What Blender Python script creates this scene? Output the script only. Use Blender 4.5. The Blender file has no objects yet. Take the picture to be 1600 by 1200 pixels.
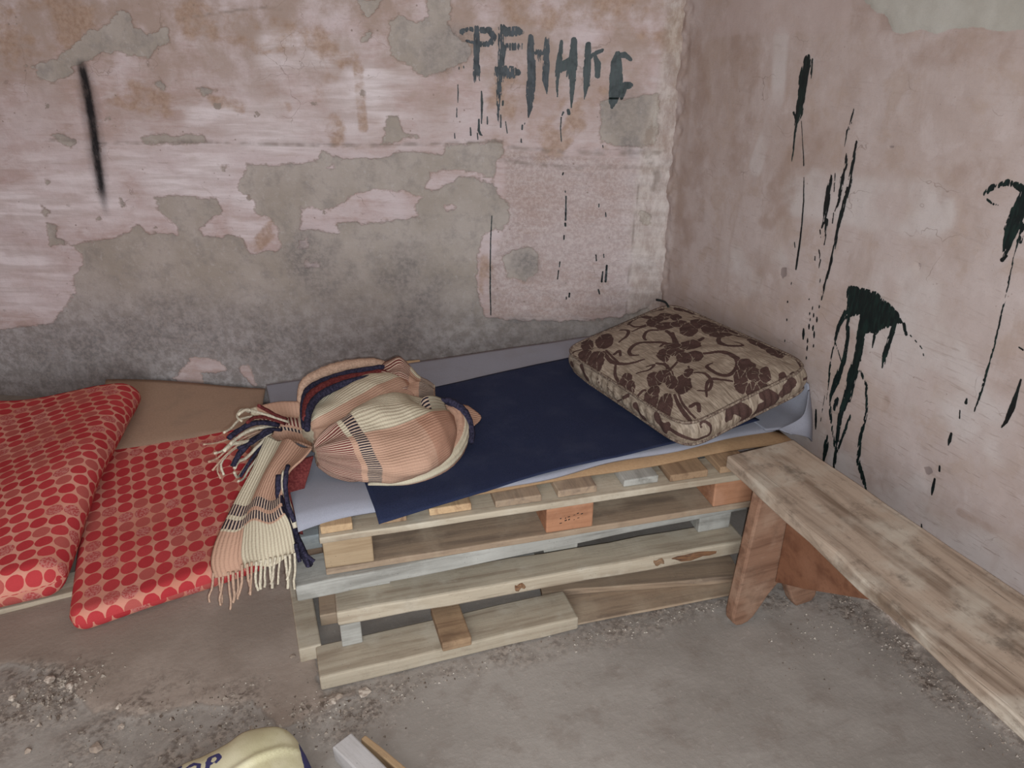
import bpy, bmesh, math, random
import numpy as np
from mathutils import Matrix, Vector

random.seed(7)
SC = bpy.context.scene
COL = SC.collection
PI = math.pi

# ------------------------------------------------------------------ camera
PITCH = math.atan(590 / 1200.0)
YAW = math.radians(22.723)
cam_d = bpy.data.cameras.new('camera')
cam = bpy.data.objects.new('camera', cam_d)
COL.objects.link(cam)
cam.location = (0, 0, 1.54)
cam.rotation_euler = (PI / 2 - PITCH, 0, -YAW)
cam_d.sensor_fit = 'HORIZONTAL'
cam_d.sensor_width = 36.0
cam_d.lens = 36.0 * 1200 / 1600
cam_d.clip_start = 0.02
SC.camera = cam

# ------------------------------------------------------------------ world, lights, exposure
world = bpy.data.worlds.new('world')
SC.world = world
world.use_nodes = True
wb = world.node_tree.nodes['Background']
wb.inputs['Color'].default_value = (0.95, 0.97, 1.0, 1)
wb.inputs['Strength'].default_value = 0.5


def light(name, kind, loc, energy, color, rot=(0, 0, 0), **kw):
    d = bpy.data.lights.new(name, kind)
    d.energy = energy
    d.color = color
    for k, v in kw.items():
        setattr(d, k, v)
    o = bpy.data.objects.new(name, d)
    o.location = loc
    o.rotation_euler = rot
    COL.objects.link(o)
    return o


# the phone's own flash, a finger's breadth from its lens
light('phone_flash', 'AREA', (0.014, -0.004, 1.522), 15.0, (0.88, 1.0, 1.075),
      rot=(PI / 2 - PITCH, 0, -YAW), shape='DISK', size=0.008)
# daylight from the doorway behind the photographer
light('doorway_daylight', 'AREA', (-0.80, -1.45, 1.25), 72.0, (0.90, 1.0, 1.06),
      rot=(PI / 2, 0, 0), shape='RECTANGLE', size=1.5, size_y=2.1)

vs = SC.view_settings
vs.view_transform = 'Standard'
vs.look = 'None'
vs.exposure = 0.27
vs.gamma = 1.0
vs.use_curve_mapping = False

# ------------------------------------------------------------------ measured outlines (metres, in the plane they lie on)
BACK_BARE=[[[2.941,0.245],[2.749,0.307],[2.636,0.331],[2.527,0.34],[2.475,0.373],[2.395,0.458],[2.362,0.489],[2.367,0.53],[2.305,0.612],[2.301,0.65],[2.331,0.688],[2.226,0.704],[2.082,0.735],[2.043,0.771],[1.983,0.737],[1.881,0.739],[1.882,0.774],[1.943,0.838],[1.947,0.88],[1.875,0.886],[1.707,0.879],[1.684,0.833],[1.738,0.805],[1.789,0.761],[1.779,0.733],[1.634,0.736],[1.607,0.665],[1.478,0.686],[1.476,0.772],[1.498,0.817],[1.564,0.825],[1.547,0.872],[1.605,0.917],[1.612,0.934],[1.568,0.98],[1.564,1.006],[1.407,1.008],[1.285,1.033],[1.27,1.063],[1.196,1.038],[1.134,1.034],[1.086,1.035],[0.977,1.062],[0.826,1.059],[0.811,1.088],[0.606,1.104],[0.596,1.071],[0.632,1.027],[0.642,0.977],[0.628,0.923],[0.581,0.879],[0.585,0.807],[0.607,0.779],[0.634,0.784],[0.681,0.761],[0.702,0.685],[0.711,0.598],[0.698,0.495],[0.673,0.428],[0.571,0.418],[0.418,0.417],[0.241,0.427],[0.105,0.453],[0.04,0.487],[-0.034,0.435],[-0.101,-0.34],[3.191,-0.504]],[[2.242,1.363],[2.193,1.376],[2.139,1.416],[2.057,1.461],[1.99,1.478],[1.94,1.538],[1.899,1.516],[1.896,1.47],[1.848,1.455],[1.776,1.47],[1.772,1.421],[1.822,1.412],[1.866,1.373],[1.925,1.381],[1.983,1.395],[2.038,1.393],[2.125,1.35],[2.288,1.328],[2.331,1.345]],[[0.989,1.493],[0.954,1.509],[0.898,1.493],[0.856,1.509],[0.861,1.575],[0.773,1.575],[0.784,1.487],[0.768,1.458],[0.712,1.412],[0.728,1.373],[0.824,1.328],[0.858,1.319],[0.907,1.336],[0.948,1.366],[0.992,1.389]],[[0.269,1.244],[0.063,1.27],[0.055,1.167],[0.058,1.093],[0.177,1.091],[0.262,1.108],[0.258,1.197]],[[1.046,1.09],[1.013,1.186],[0.985,1.186],[0.961,1.129],[0.914,1.118],[0.971,1.111],[1.01,1.097]],[[0.61,0.68],[0.571,0.706],[0.498,0.72],[0.468,0.683],[0.477,0.619],[0.521,0.579],[0.591,0.598]],[[2.407,0.769],[2.371,0.757],[2.388,0.713],[2.335,0.694],[2.422,0.686]],[[1.863,1.296],[1.833,1.305],[1.819,1.282],[1.836,1.268],[1.857,1.279]],[[1.701,1.274],[1.63,1.274],[1.625,1.263],[1.686,1.252]],[[1.949,1.1],[1.903,1.112],[1.719,1.112],[1.711,1.092],[1.86,1.081],[1.938,1.084]],[[2.3,1.11],[2.268,1.115],[2.211,1.088],[2.232,1.065],[2.27,1.083]],[[2.183,1.359],[2.278,1.362],[2.305,1.311],[2.249,1.294],[2.143,1.329]],[[2.081,0.875],[2.059,0.846],[2.083,0.846]],[[2.408,0.84],[2.39,0.82],[2.408,0.795],[2.418,0.815]],[[2.203,0.799],[2.187,0.799],[2.201,0.786]],[[1.091,1.559],[1.003,1.569],[1.028,1.532],[1.063,1.505],[1.089,1.53]],[[1.079,1.451],[1.055,1.461],[1.067,1.433],[1.089,1.433]],[[1.665,1.007],[1.641,1.002],[1.656,0.983]],[[2.371,0.944],[2.353,0.937],[2.369,0.915]],[[0.097,0.861],[0.054,0.85],[0.065,0.81],[0.094,0.819]]]
BACK_ISLAND=[[[1.373,0.848],[1.251,0.855],[1.151,0.92],[0.993,0.927],[0.905,0.902],[0.933,0.866],[0.921,0.82],[1.085,0.797],[1.247,0.799],[1.241,0.757],[1.39,0.769]],[[0.893,0.933],[0.874,0.99],[0.766,1.005],[0.642,0.977],[0.647,0.953],[0.758,0.975],[0.821,0.946],[0.858,0.92]],[[1.383,0.642],[1.327,0.638],[1.33,0.617],[1.389,0.615]],[[1.915,0.169],[1.873,0.218],[1.825,0.205],[1.779,0.161],[1.814,0.136],[1.899,0.133]],[[1.739,0.169],[1.686,0.189],[1.68,0.153],[1.663,0.123],[1.668,0.087],[1.699,0.104]],[[0.831,0.868],[0.799,0.883],[0.783,0.864],[0.817,0.849]],[[1.404,0.723],[1.367,0.734],[1.367,0.694],[1.408,0.693]],[[1.266,1.007],[1.237,1.012],[1.233,0.998],[1.263,0.993]],[[2.031,0.11],[1.928,0.204],[1.87,0.218],[1.9,0.084],[1.983,0.063]]]
BACK_STAIN=[[[2.374,1.52,0.1236],[2.163,1.52,0.0783]],[[1.258,1.253,0.0114],[1.204,1.328,0.0158],[1.173,1.4,0.0222]],[[1.222,1.155,0.0301],[1.214,1.111,0.0163]],[[1.661,1.233,0.0093],[1.545,1.218,0.0185],[1.38,1.213,0.0092]],[[0.436,1.259,0.0335],[0.48,1.152,0.0342],[0.41,1.097,0.0206]],[[0.281,1.26,0.0289],[0.344,1.164,0.0249]],[[0.334,1.207,0.0225],[0.376,1.12,0.016],[0.455,1.041,0.0232]],[[0.147,1.54,0.0317],[0.017,1.502,0.0212],[-0.004,1.385,0.0173],[-0.008,1.283,0.011]],[[0.23,1.521,0.0213],[0.141,1.463,0.0129]],[[0.639,1.226,0.0158],[0.594,1.118,0.0115]],[[1.682,1.5,0.0443],[1.327,1.44,0.0333],[1.105,1.4,0.0222]],[[0.593,1.321,0.0178],[0.617,1.15,0.0457]],[[0.232,1.568,0.0211],[0.062,1.531,0.0582],[0.033,1.444,0.0215]],[[0.528,1.569,0.0638],[0.295,1.559,0.0529],[0.145,1.521,0.0425]],[[1.109,1.359,0.0134],[1.11,1.145,0.0116]],[[1.458,0.812,0.0197],[1.576,0.697,0.0175]],[[0.67,0.666,0.0148],[0.667,0.549,0.0226]],[[1.06,0.808,0.0097],[0.96,0.817,0.0097]],[[1.469,1.409,0.0157],[1.239,1.42,0.0111]],[[2.013,1.269,0.0348],[1.832,1.216,0.0349]],[[0.793,1.381,0.0442],[0.724,1.442,0.0218]],[[2.304,1.438,0.0568],[2.116,1.52,0.0335]]]
BACK_PALE=[[[2.568,0.892,0.0747],[2.307,0.896,0.0989],[2.038,0.949,0.0732],[1.707,0.978,0.0482]],[[2.673,0.552,0.1048],[2.515,0.529,0.0786]],[[0.091,1.023,0.0461],[0.085,0.862,0.0543],[0.081,0.641,0.0513],[0.096,0.512,0.0374]],[[0.979,1.276,0.0678],[1.126,1.167,0.0462]],[[1.678,1.14,0.0587],[1.318,1.143,0.0465]],[[1.381,1.379,0.0449],[1.115,1.297,0.0678]],[[1.588,0.785,0.0495],[1.598,0.884,0.0244]]]
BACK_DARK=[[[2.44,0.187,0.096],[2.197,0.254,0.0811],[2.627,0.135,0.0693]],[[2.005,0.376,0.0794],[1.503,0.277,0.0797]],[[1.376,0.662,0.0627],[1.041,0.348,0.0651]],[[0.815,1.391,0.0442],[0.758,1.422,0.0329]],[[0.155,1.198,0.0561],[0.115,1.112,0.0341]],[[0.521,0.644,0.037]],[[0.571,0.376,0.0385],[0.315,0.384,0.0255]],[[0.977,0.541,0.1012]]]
SOOT=[[2.117,1.355,0.0161],[2.119,1.29,0.0232],[2.121,1.214,0.0305],[2.129,1.124,0.0238],[2.137,1.054,0.0289],[2.144,0.971,0.0195],[2.15,0.899,0.0086],[2.153,0.855,0.005],[2.156,0.8,0.0025]]
CREASE=[[[2.305,1.092,0.0036],[2.108,1.08,0.0036],[1.933,1.087,0.0036],[1.711,1.089,0.0036],[1.397,1.084,0.0035],[1.039,1.086,0.0035],[0.803,1.095,0.0035],[0.606,1.104,0.0035]],[[0.583,1.084,0.0035],[0.386,1.069,0.0046],[0.203,1.067,0.0046],[0.045,1.073,0.0046]],[[0.618,1.039,0.0035],[0.385,1.015,0.0046],[0.109,1.019,0.0046]],[[0.109,0.955,0.0023],[0.116,0.789,0.0024],[0.121,0.589,0.0025],[0.122,0.458,0.0025]],[[1.717,1.5,0.0022],[1.611,1.516,0.0022],[1.449,1.536,0.0022],[1.36,1.532,0.0022]],[[0.089,1.068,0.0057],[0.042,0.99,0.0081],[0.057,0.944,0.0058]]]
RIGHT_BAND=[[[0.721,1.569],[0.836,1.519],[0.874,1.488],[1.332,1.5],[1.311,1.561]],[[0.261,1.574],[0.721,1.569],[0.739,1.482],[0.156,1.458]]]
RIGHT_STAIN=[[[0.041,1.406,0.0639],[0.157,1.072,0.0543],[0.101,0.721,0.0351]],[[0.324,1.419,0.0482],[0.376,1.241,0.0294],[0.361,1.086,0.0162]],[[0.755,1.354,0.0248],[0.537,0.982,0.0388]],[[0.978,1.475,0.0437],[1.153,1.48,0.0334]],[[0.958,1.471,0.0059],[0.953,1.449,0.003]],[[0.203,0.818,0.0223],[0.205,0.909,0.011]],[[0.888,1.472,0.0106],[0.913,1.417,0.0076],[0.913,1.345,0.0031]],[[0.836,1.519,0.0308],[0.757,1.511,0.016]],[[1.095,0.604,0.0085],[1.093,0.574,0.0068]],[[1.154,1.163,0.0435],[1.271,1.239,0.0268]],[[1.262,0.482,0.0065],[1.273,0.479,0.0065]],[[1.372,0.426,0.0063],[1.521,0.436,0.0088]]]
RIGHT_PALE=[[[0.486,1.459,0.0216],[0.507,1.308,0.0147],[0.452,1.101,0.0196]],[[0.965,0.34,0.0565],[1.187,0.387,0.0685],[1.401,0.33,0.0714],[1.557,0.371,0.0439]],[[0.575,0.812,0.0594],[0.426,0.768,0.0524]],[[1.067,0.821,0.0982],[1.303,0.66,0.0766]],[[0.765,0.367,0.0402],[0.928,0.274,0.029]],[[0.657,1.064,0.0457],[1.084,1.103,0.0456]]]
RIGHT_CHIP=[[[0.629,0.832],[0.65,0.838],[0.658,0.816],[0.642,0.799],[0.631,0.812]],[[1.248,0.483],[1.264,0.496],[1.277,0.485],[1.263,0.465]],[[0.93,1.232],[0.946,1.233],[0.94,1.225],[0.928,1.226]],[[1.087,0.978],[1.098,0.978],[1.098,0.959]]]
BACK_ROUGH=[[0.606,1.08],[0.432,1.064],[0.111,1.046],[0.121,0.691],[0.13,0.457],[0.418,0.422],[0.661,0.429],[0.67,0.627],[0.595,0.804]]
LETTERS=[[[[0.691,1.472,0.0087],[0.693,1.353,0.0097],[0.697,1.328,0.0085],[0.701,1.302,0.0018]],[[0.684,1.353,0.0031],[0.684,1.309,0.0022]],[[0.684,1.468,0.0074],[0.649,1.467,0.0096],[0.631,1.446,0.0074],[0.645,1.426,0.0083],[0.685,1.424,0.0074]],[[0.691,1.466,0.0057],[0.715,1.472,0.0056],[0.743,1.463,0.0065],[0.739,1.454,0.0022]],[[0.703,1.429,0.0044],[0.727,1.435,0.0031]]],[[[0.604,1.474,0.0108],[0.606,1.402,0.0114],[0.613,1.354,0.0115],[0.616,1.312,0.0093],[0.618,1.262,0.0063],[0.621,1.202,0.0045],[0.62,1.167,0.0011]],[[0.601,1.463,0.0122],[0.554,1.464,0.013],[0.538,1.462,0.0065]],[[0.591,1.416,0.0096],[0.543,1.418,0.0096]],[[0.615,1.337,0.0177],[0.571,1.335,0.0168],[0.551,1.335,0.0089]],[[0.604,1.321,0.0044],[0.606,1.258,0.0018]]],[[[0.507,1.447,0.0074],[0.505,1.403,0.0118],[0.504,1.321,0.0129],[0.506,1.263,0.0134],[0.506,1.229,0.009],[0.513,1.188,0.0018]],[[0.452,1.441,0.0065],[0.453,1.383,0.0105],[0.454,1.313,0.0098],[0.448,1.267,0.0018]],[[0.49,1.399,0.0087],[0.457,1.396,0.0087]],[[0.481,1.399,0.0066],[0.475,1.368,0.0022]]],[[[0.403,1.432,0.0052],[0.409,1.363,0.0092],[0.415,1.313,0.0058],[0.412,1.258,0.0018]],[[0.36,1.437,0.0087],[0.362,1.363,0.0132],[0.362,1.297,0.0093],[0.362,1.222,0.0018]],[[0.412,1.34,0.0088],[0.39,1.359,0.0132],[0.365,1.375,0.0109]],[[0.381,1.351,0.0044],[0.381,1.322,0.0018]]],[[[0.312,1.424,0.0078],[0.313,1.351,0.011],[0.312,1.298,0.0097],[0.318,1.251,0.0018]],[[0.304,1.385,0.0057],[0.287,1.397,0.0057],[0.262,1.407,0.0048]],[[0.289,1.391,0.0052],[0.277,1.363,0.0092],[0.276,1.326,0.0075]]],[[[0.211,1.394,0.0087],[0.215,1.364,0.0162],[0.212,1.315,0.0198],[0.213,1.273,0.0177],[0.218,1.244,0.0125],[0.221,1.224,0.0045]],[[0.209,1.39,0.0078],[0.188,1.393,0.0078],[0.167,1.379,0.0052]],[[0.197,1.296,0.0066],[0.181,1.294,0.011],[0.163,1.296,0.0088]],[[0.185,1.29,0.0133],[0.19,1.255,0.0053]]]]
DRIPS_BACK=[[[0.678,1.273,0.0022],[0.677,1.236,0.0045],[0.68,1.165,0.0018]],[[0.689,1.178,0.0032],[0.69,1.141,0.0046],[0.684,1.128,0.0041],[0.679,1.125,0.0023]],[[0.659,1.188,0.0023],[0.659,1.164,0.0027]],[[0.695,1.132,0.0023],[0.694,1.11,0.0018]],[[0.72,1.151,0.0018],[0.719,1.125,0.0032]],[[0.778,1.131,0.0018],[0.777,1.114,0.0023]],[[0.611,1.194,0.0023],[0.611,1.153,0.0027]],[[0.761,1.295,0.0013],[0.761,1.265,0.0023],[0.763,1.235,0.0011]],[[0.767,1.218,0.0014],[0.768,1.187,0.0021]],[[0.754,1.351,0.0022],[0.755,1.345,0.0018]],[[0.738,1.355,0.0018],[0.738,1.349,0.0018]],[[0.373,1.213,0.0058],[0.37,1.202,0.0059]],[[0.39,1.206,0.0036],[0.394,1.196,0.0023]],[[0.397,1.189,0.0023],[0.398,1.153,0.002],[0.394,1.107,0.0021]],[[0.534,1.16,0.0032],[0.535,1.147,0.0032]],[[0.538,1.114,0.0018],[0.537,1.103,0.0028]],[[0.525,1.169,0.0014],[0.526,1.164,0.0014]],[[0.603,1.241,0.0032],[0.604,1.228,0.0032]],[[0.594,1.172,0.0018],[0.588,1.133,0.0018]],[[0.246,1.095,0.0018],[0.245,1.088,0.0014]],[[0.375,0.932,0.0018],[0.374,0.926,0.0018]],[[0.371,0.912,0.0027],[0.37,0.825,0.0036]],[[0.371,0.812,0.0036],[0.37,0.803,0.0036]],[[0.374,0.766,0.0027],[0.374,0.752,0.0027]],[[0.647,0.834,0.0018],[0.652,0.742,0.0023],[0.655,0.628,0.0023],[0.656,0.55,0.0028]],[[0.656,0.55,0.0028],[0.655,0.439,0.0019]],[[0.384,0.997,0.0026],[0.386,0.99,0.0026]],[[0.249,0.886,0.0022],[0.249,0.875,0.0022]],[[0.223,0.855,0.0022],[0.221,0.84,0.0022]],[[0.387,0.663,0.0023],[0.388,0.644,0.0023]],[[0.391,0.629,0.0023],[0.394,0.595,0.0023]],[[0.208,0.653,0.0037],[0.209,0.59,0.0046]],[[0.222,0.628,0.0028],[0.224,0.588,0.0037]],[[0.251,0.694,0.0023],[0.248,0.671,0.0023]],[[0.222,0.697,0.0023],[0.221,0.685,0.0023]],[[0.346,0.538,0.0033],[0.347,0.523,0.0033]],[[0.358,0.523,0.0023],[0.358,0.513,0.0023]],[[0.235,0.556,0.0028],[0.23,0.539,0.0028]]]
RS_SLASH=[[[0.604,1.409,0.0143],[0.598,1.366,0.0178],[0.602,1.317,0.0153],[0.603,1.273,0.0148],[0.597,1.24,0.0061],[0.602,1.188,0.0031],[0.605,1.129,0.0028]],[[0.619,1.41,0.0052],[0.629,1.364,0.0026]],[[0.582,1.271,0.0047],[0.594,1.253,0.0034]]]
RS_THIN=[[[0.616,1.252,0.001],[0.634,1.2,0.0013],[0.653,1.137,0.002]],[[0.661,1.105,0.0014],[0.676,1.04,0.0027],[0.683,0.98,0.0028],[0.689,0.911,0.0038],[0.692,0.846,0.0035]],[[0.667,0.919,0.0018],[0.673,0.906,0.0018]]]
RS_RAIN=[[[0.796,1.301,0.0031],[0.793,1.276,0.0034],[0.787,1.248,0.0028],[0.789,1.209,0.0019]],[[0.798,1.271,0.0025],[0.793,1.252,0.0019]],[[0.825,1.226,0.0031],[0.828,1.172,0.0056],[0.83,1.123,0.007],[0.823,1.059,0.0071],[0.819,1.005,0.0065],[0.82,0.959,0.0053],[0.817,0.89,0.0053],[0.813,0.825,0.0044]],[[0.813,0.825,0.0044],[0.812,0.789,0.0021]],[[0.798,1.192,0.0025],[0.808,1.163,0.0076],[0.802,1.131,0.0077],[0.804,1.067,0.0045],[0.799,1.04,0.0026]],[[0.763,1.13,0.0039],[0.762,1.091,0.0092],[0.764,1.046,0.0106],[0.765,1.006,0.0053],[0.761,0.985,0.0027]],[[0.774,1.008,0.0066],[0.779,0.969,0.0047],[0.781,0.942,0.002]],[[0.756,0.977,0.0017],[0.763,0.958,0.0017]],[[0.765,0.924,0.002],[0.777,0.899,0.0041],[0.783,0.862,0.0027]],[[0.756,0.901,0.002],[0.759,0.891,0.0021]],[[0.795,1.033,0.002],[0.797,1.007,0.0016]],[[0.774,1.138,0.0016],[0.782,1.089,0.0016]]]
RS_DOTS=[[[0.808,0.735,0.0021],[0.809,0.728,0.0035],[0.81,0.721,0.0017]],[[0.793,0.741,0.0017],[0.794,0.735,0.0028],[0.794,0.73,0.0014]],[[0.8,0.706,0.0025],[0.8,0.699,0.0042],[0.801,0.692,0.0021]],[[0.784,0.704,0.0021],[0.785,0.698,0.0035],[0.786,0.691,0.0018]],[[0.766,0.682,0.0034],[0.768,0.668,0.0057],[0.77,0.653,0.0029]],[[0.807,0.69,0.0021],[0.809,0.681,0.0035],[0.81,0.672,0.0018]],[[0.787,0.66,0.0019],[0.788,0.653,0.0032],[0.788,0.646,0.0016]],[[0.813,0.651,0.0019],[0.813,0.647,0.0032],[0.813,0.643,0.0016]],[[0.79,0.638,0.0019],[0.791,0.631,0.0032],[0.792,0.624,0.0016]],[[0.691,0.688,0.0017],[0.691,0.685,0.0029],[0.691,0.682,0.0015]],[[0.682,0.742,0.0017],[0.682,0.74,0.0029],[0.681,0.737,0.0014]],[[0.809,0.772,0.0016],[0.809,0.768,0.0028],[0.809,0.764,0.0014]],[[0.767,0.778,0.0015],[0.766,0.776,0.0024],[0.765,0.775,0.0012]],[[0.696,0.621,0.0013],[0.696,0.617,0.0022],[0.696,0.614,0.0011]],[[0.785,0.76,0.0015],[0.785,0.755,0.0024],[0.785,0.75,0.0012]],[[0.778,0.739,0.0017],[0.778,0.736,0.0028],[0.778,0.732,0.0014]],[[0.795,0.605,0.0015],[0.795,0.601,0.0025],[0.795,0.597,0.0013]],[[0.684,0.802,0.0011],[0.684,0.798,0.0018],[0.684,0.794,0.0009]],[[0.792,0.846,0.0012],[0.793,0.841,0.002],[0.793,0.835,0.001]],[[0.784,0.723,0.0013],[0.784,0.719,0.0021],[0.784,0.715,0.0011]],[[0.871,0.464,0.003],[0.877,0.435,0.005],[0.883,0.405,0.0025]]]
RS_BLOB_POLY=[[0.896,0.86],[0.925,0.866],[0.953,0.869],[0.993,0.872],[1.013,0.862],[1.037,0.857],[1.071,0.843],[1.092,0.821],[1.066,0.808],[1.054,0.794],[1.033,0.782],[1.022,0.765],[0.999,0.759],[0.985,0.75],[0.962,0.804],[0.945,0.788],[0.926,0.778],[0.908,0.775],[0.906,0.809],[0.894,0.84]]
RS_BLOB=[[[0.97,0.804,0.016],[0.975,0.722,0.0143],[0.977,0.666,0.0145],[0.972,0.62,0.0173],[0.969,0.551,0.0122],[0.961,0.493,0.0089],[0.966,0.433,0.0069],[0.975,0.356,0.007],[0.981,0.311,0.0035]],[[0.907,0.785,0.0079],[0.893,0.741,0.0067],[0.889,0.696,0.0047],[0.885,0.657,0.002],[0.893,0.569,0.0049]],[[0.916,0.777,0.0079],[0.932,0.72,0.0066],[0.933,0.647,0.0081],[0.922,0.583,0.0116],[0.913,0.532,0.0055],[0.926,0.475,0.0056],[0.949,0.424,0.0035],[0.967,0.385,0.0049]],[[0.996,0.645,0.0046],[1.025,0.614,0.0046],[1.045,0.542,0.0046],[1.043,0.458,0.006],[1.056,0.387,0.0074],[1.084,0.348,0.0081],[1.107,0.314,0.002]],[[1.016,0.773,0.0057],[1.018,0.724,0.0016]],[[1.071,0.816,0.008],[1.064,0.771,0.0081],[1.06,0.714,0.0076],[1.064,0.685,0.0044]],[[1.095,0.819,0.0049],[1.108,0.797,0.0048]],[[0.995,0.506,0.003],[0.985,0.443,0.0062],[0.978,0.379,0.0063]],[[0.891,0.689,0.002],[0.925,0.644,0.002]],[[0.982,0.595,0.0067],[0.982,0.546,0.0027]],[[0.936,0.528,0.0103],[0.936,0.497,0.0048]],[[1.121,0.799,0.0018],[1.125,0.797,0.0018]],[[1.137,0.792,0.0018],[1.142,0.789,0.0018]],[[1.155,0.783,0.0018],[1.16,0.779,0.0018]],[[1.167,0.769,0.0015],[1.17,0.763,0.0015]],[[1.148,0.787,0.0018],[1.15,0.784,0.0018]],[[0.891,0.537,0.001],[0.896,0.437,0.0011]],[[0.884,0.679,0.0017],[0.902,0.511,0.0014]]]
RS_DRIP=[[[0.93,0.407,0.0032],[0.934,0.375,0.0099],[0.934,0.35,0.0086],[0.935,0.311,0.0036]]]
RS_HOOK=[[[1.212,1.17,0.0048],[1.226,1.187,0.0063],[1.258,1.204,0.0061],[1.293,1.198,0.0086],[1.32,1.195,0.0174]],[[1.22,1.16,0.0026],[1.237,1.153,0.0021],[1.254,1.153,0.0013]],[[1.31,1.193,0.0175],[1.299,1.151,0.0168],[1.296,1.109,0.0165],[1.297,1.078,0.0104],[1.299,1.043,0.0021]],[[1.321,1.125,0.0051],[1.324,1.09,0.0036]],[[1.314,1.129,0.0036],[1.321,1.052,0.0021],[1.324,1.016,0.0016],[1.328,0.978,0.0021]],[[1.328,0.978,0.0018],[1.336,0.856,0.0024],[1.337,0.773,0.003],[1.336,0.69,0.0031]],[[1.221,1.176,0.0021],[1.243,1.196,0.0031],[1.265,1.199,0.0036]]]
RS_RIGHT=[[[1.416,0.807,0.0021],[1.416,0.775,0.0037],[1.416,0.739,0.0069],[1.413,0.701,0.0043],[1.407,0.683,0.0016]],[[1.308,0.708,0.0023],[1.309,0.698,0.004]],[[1.3,0.673,0.0017],[1.305,0.655,0.0017]],[[1.296,0.608,0.0029],[1.297,0.588,0.0047],[1.297,0.576,0.0018]],[[1.29,0.511,0.0024],[1.293,0.498,0.003]],[[1.287,0.471,0.003],[1.289,0.443,0.0046],[1.291,0.426,0.0018]],[[1.287,0.331,0.0019],[1.292,0.316,0.0028]],[[1.296,1.044,0.0052],[1.304,1.055,0.0021]],[[1.391,0.874,0.0016],[1.4,0.872,0.0021]]]
FLOOR_SLAB=[[[-0.934,2.719],[-0.588,2.742],[-0.166,2.566],[0.168,2.258],[0.134,1.918],[0.103,1.624],[0.096,1.442],[0.161,1.424],[0.081,1.403],[-0.014,1.396],[-0.067,1.496],[-0.14,1.514],[-0.22,1.541],[-0.328,1.568],[-0.422,1.622],[-0.506,1.783],[-0.632,1.871],[-0.775,1.873]]]
FLOOR_WHITE=[[[1.635,1.274,0.0255],[1.63,1.101,0.0289],[1.616,0.883,0.0306],[1.607,0.669,0.0374]],[[1.669,0.816,0.034],[1.651,0.67,0.034]]]
FLOOR_DIRT=[[[-0.615,1.74,0.068],[-0.5,1.713,0.0595]],[[-0.306,1.49,0.102],[-0.165,1.47,0.051]],[[0.107,1.376,0.051],[0.322,1.46,0.0255],[0.774,1.394,0.017],[0.967,1.379,0.0204],[1.239,1.364,0.017]],[[1.35,1.303,0.017],[1.48,1.264,0.0255],[1.574,1.071,0.034],[1.542,0.858,0.034]],[[0.059,1.919,0.0255]],[[-0.65,1.615,0.051]]]
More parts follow.
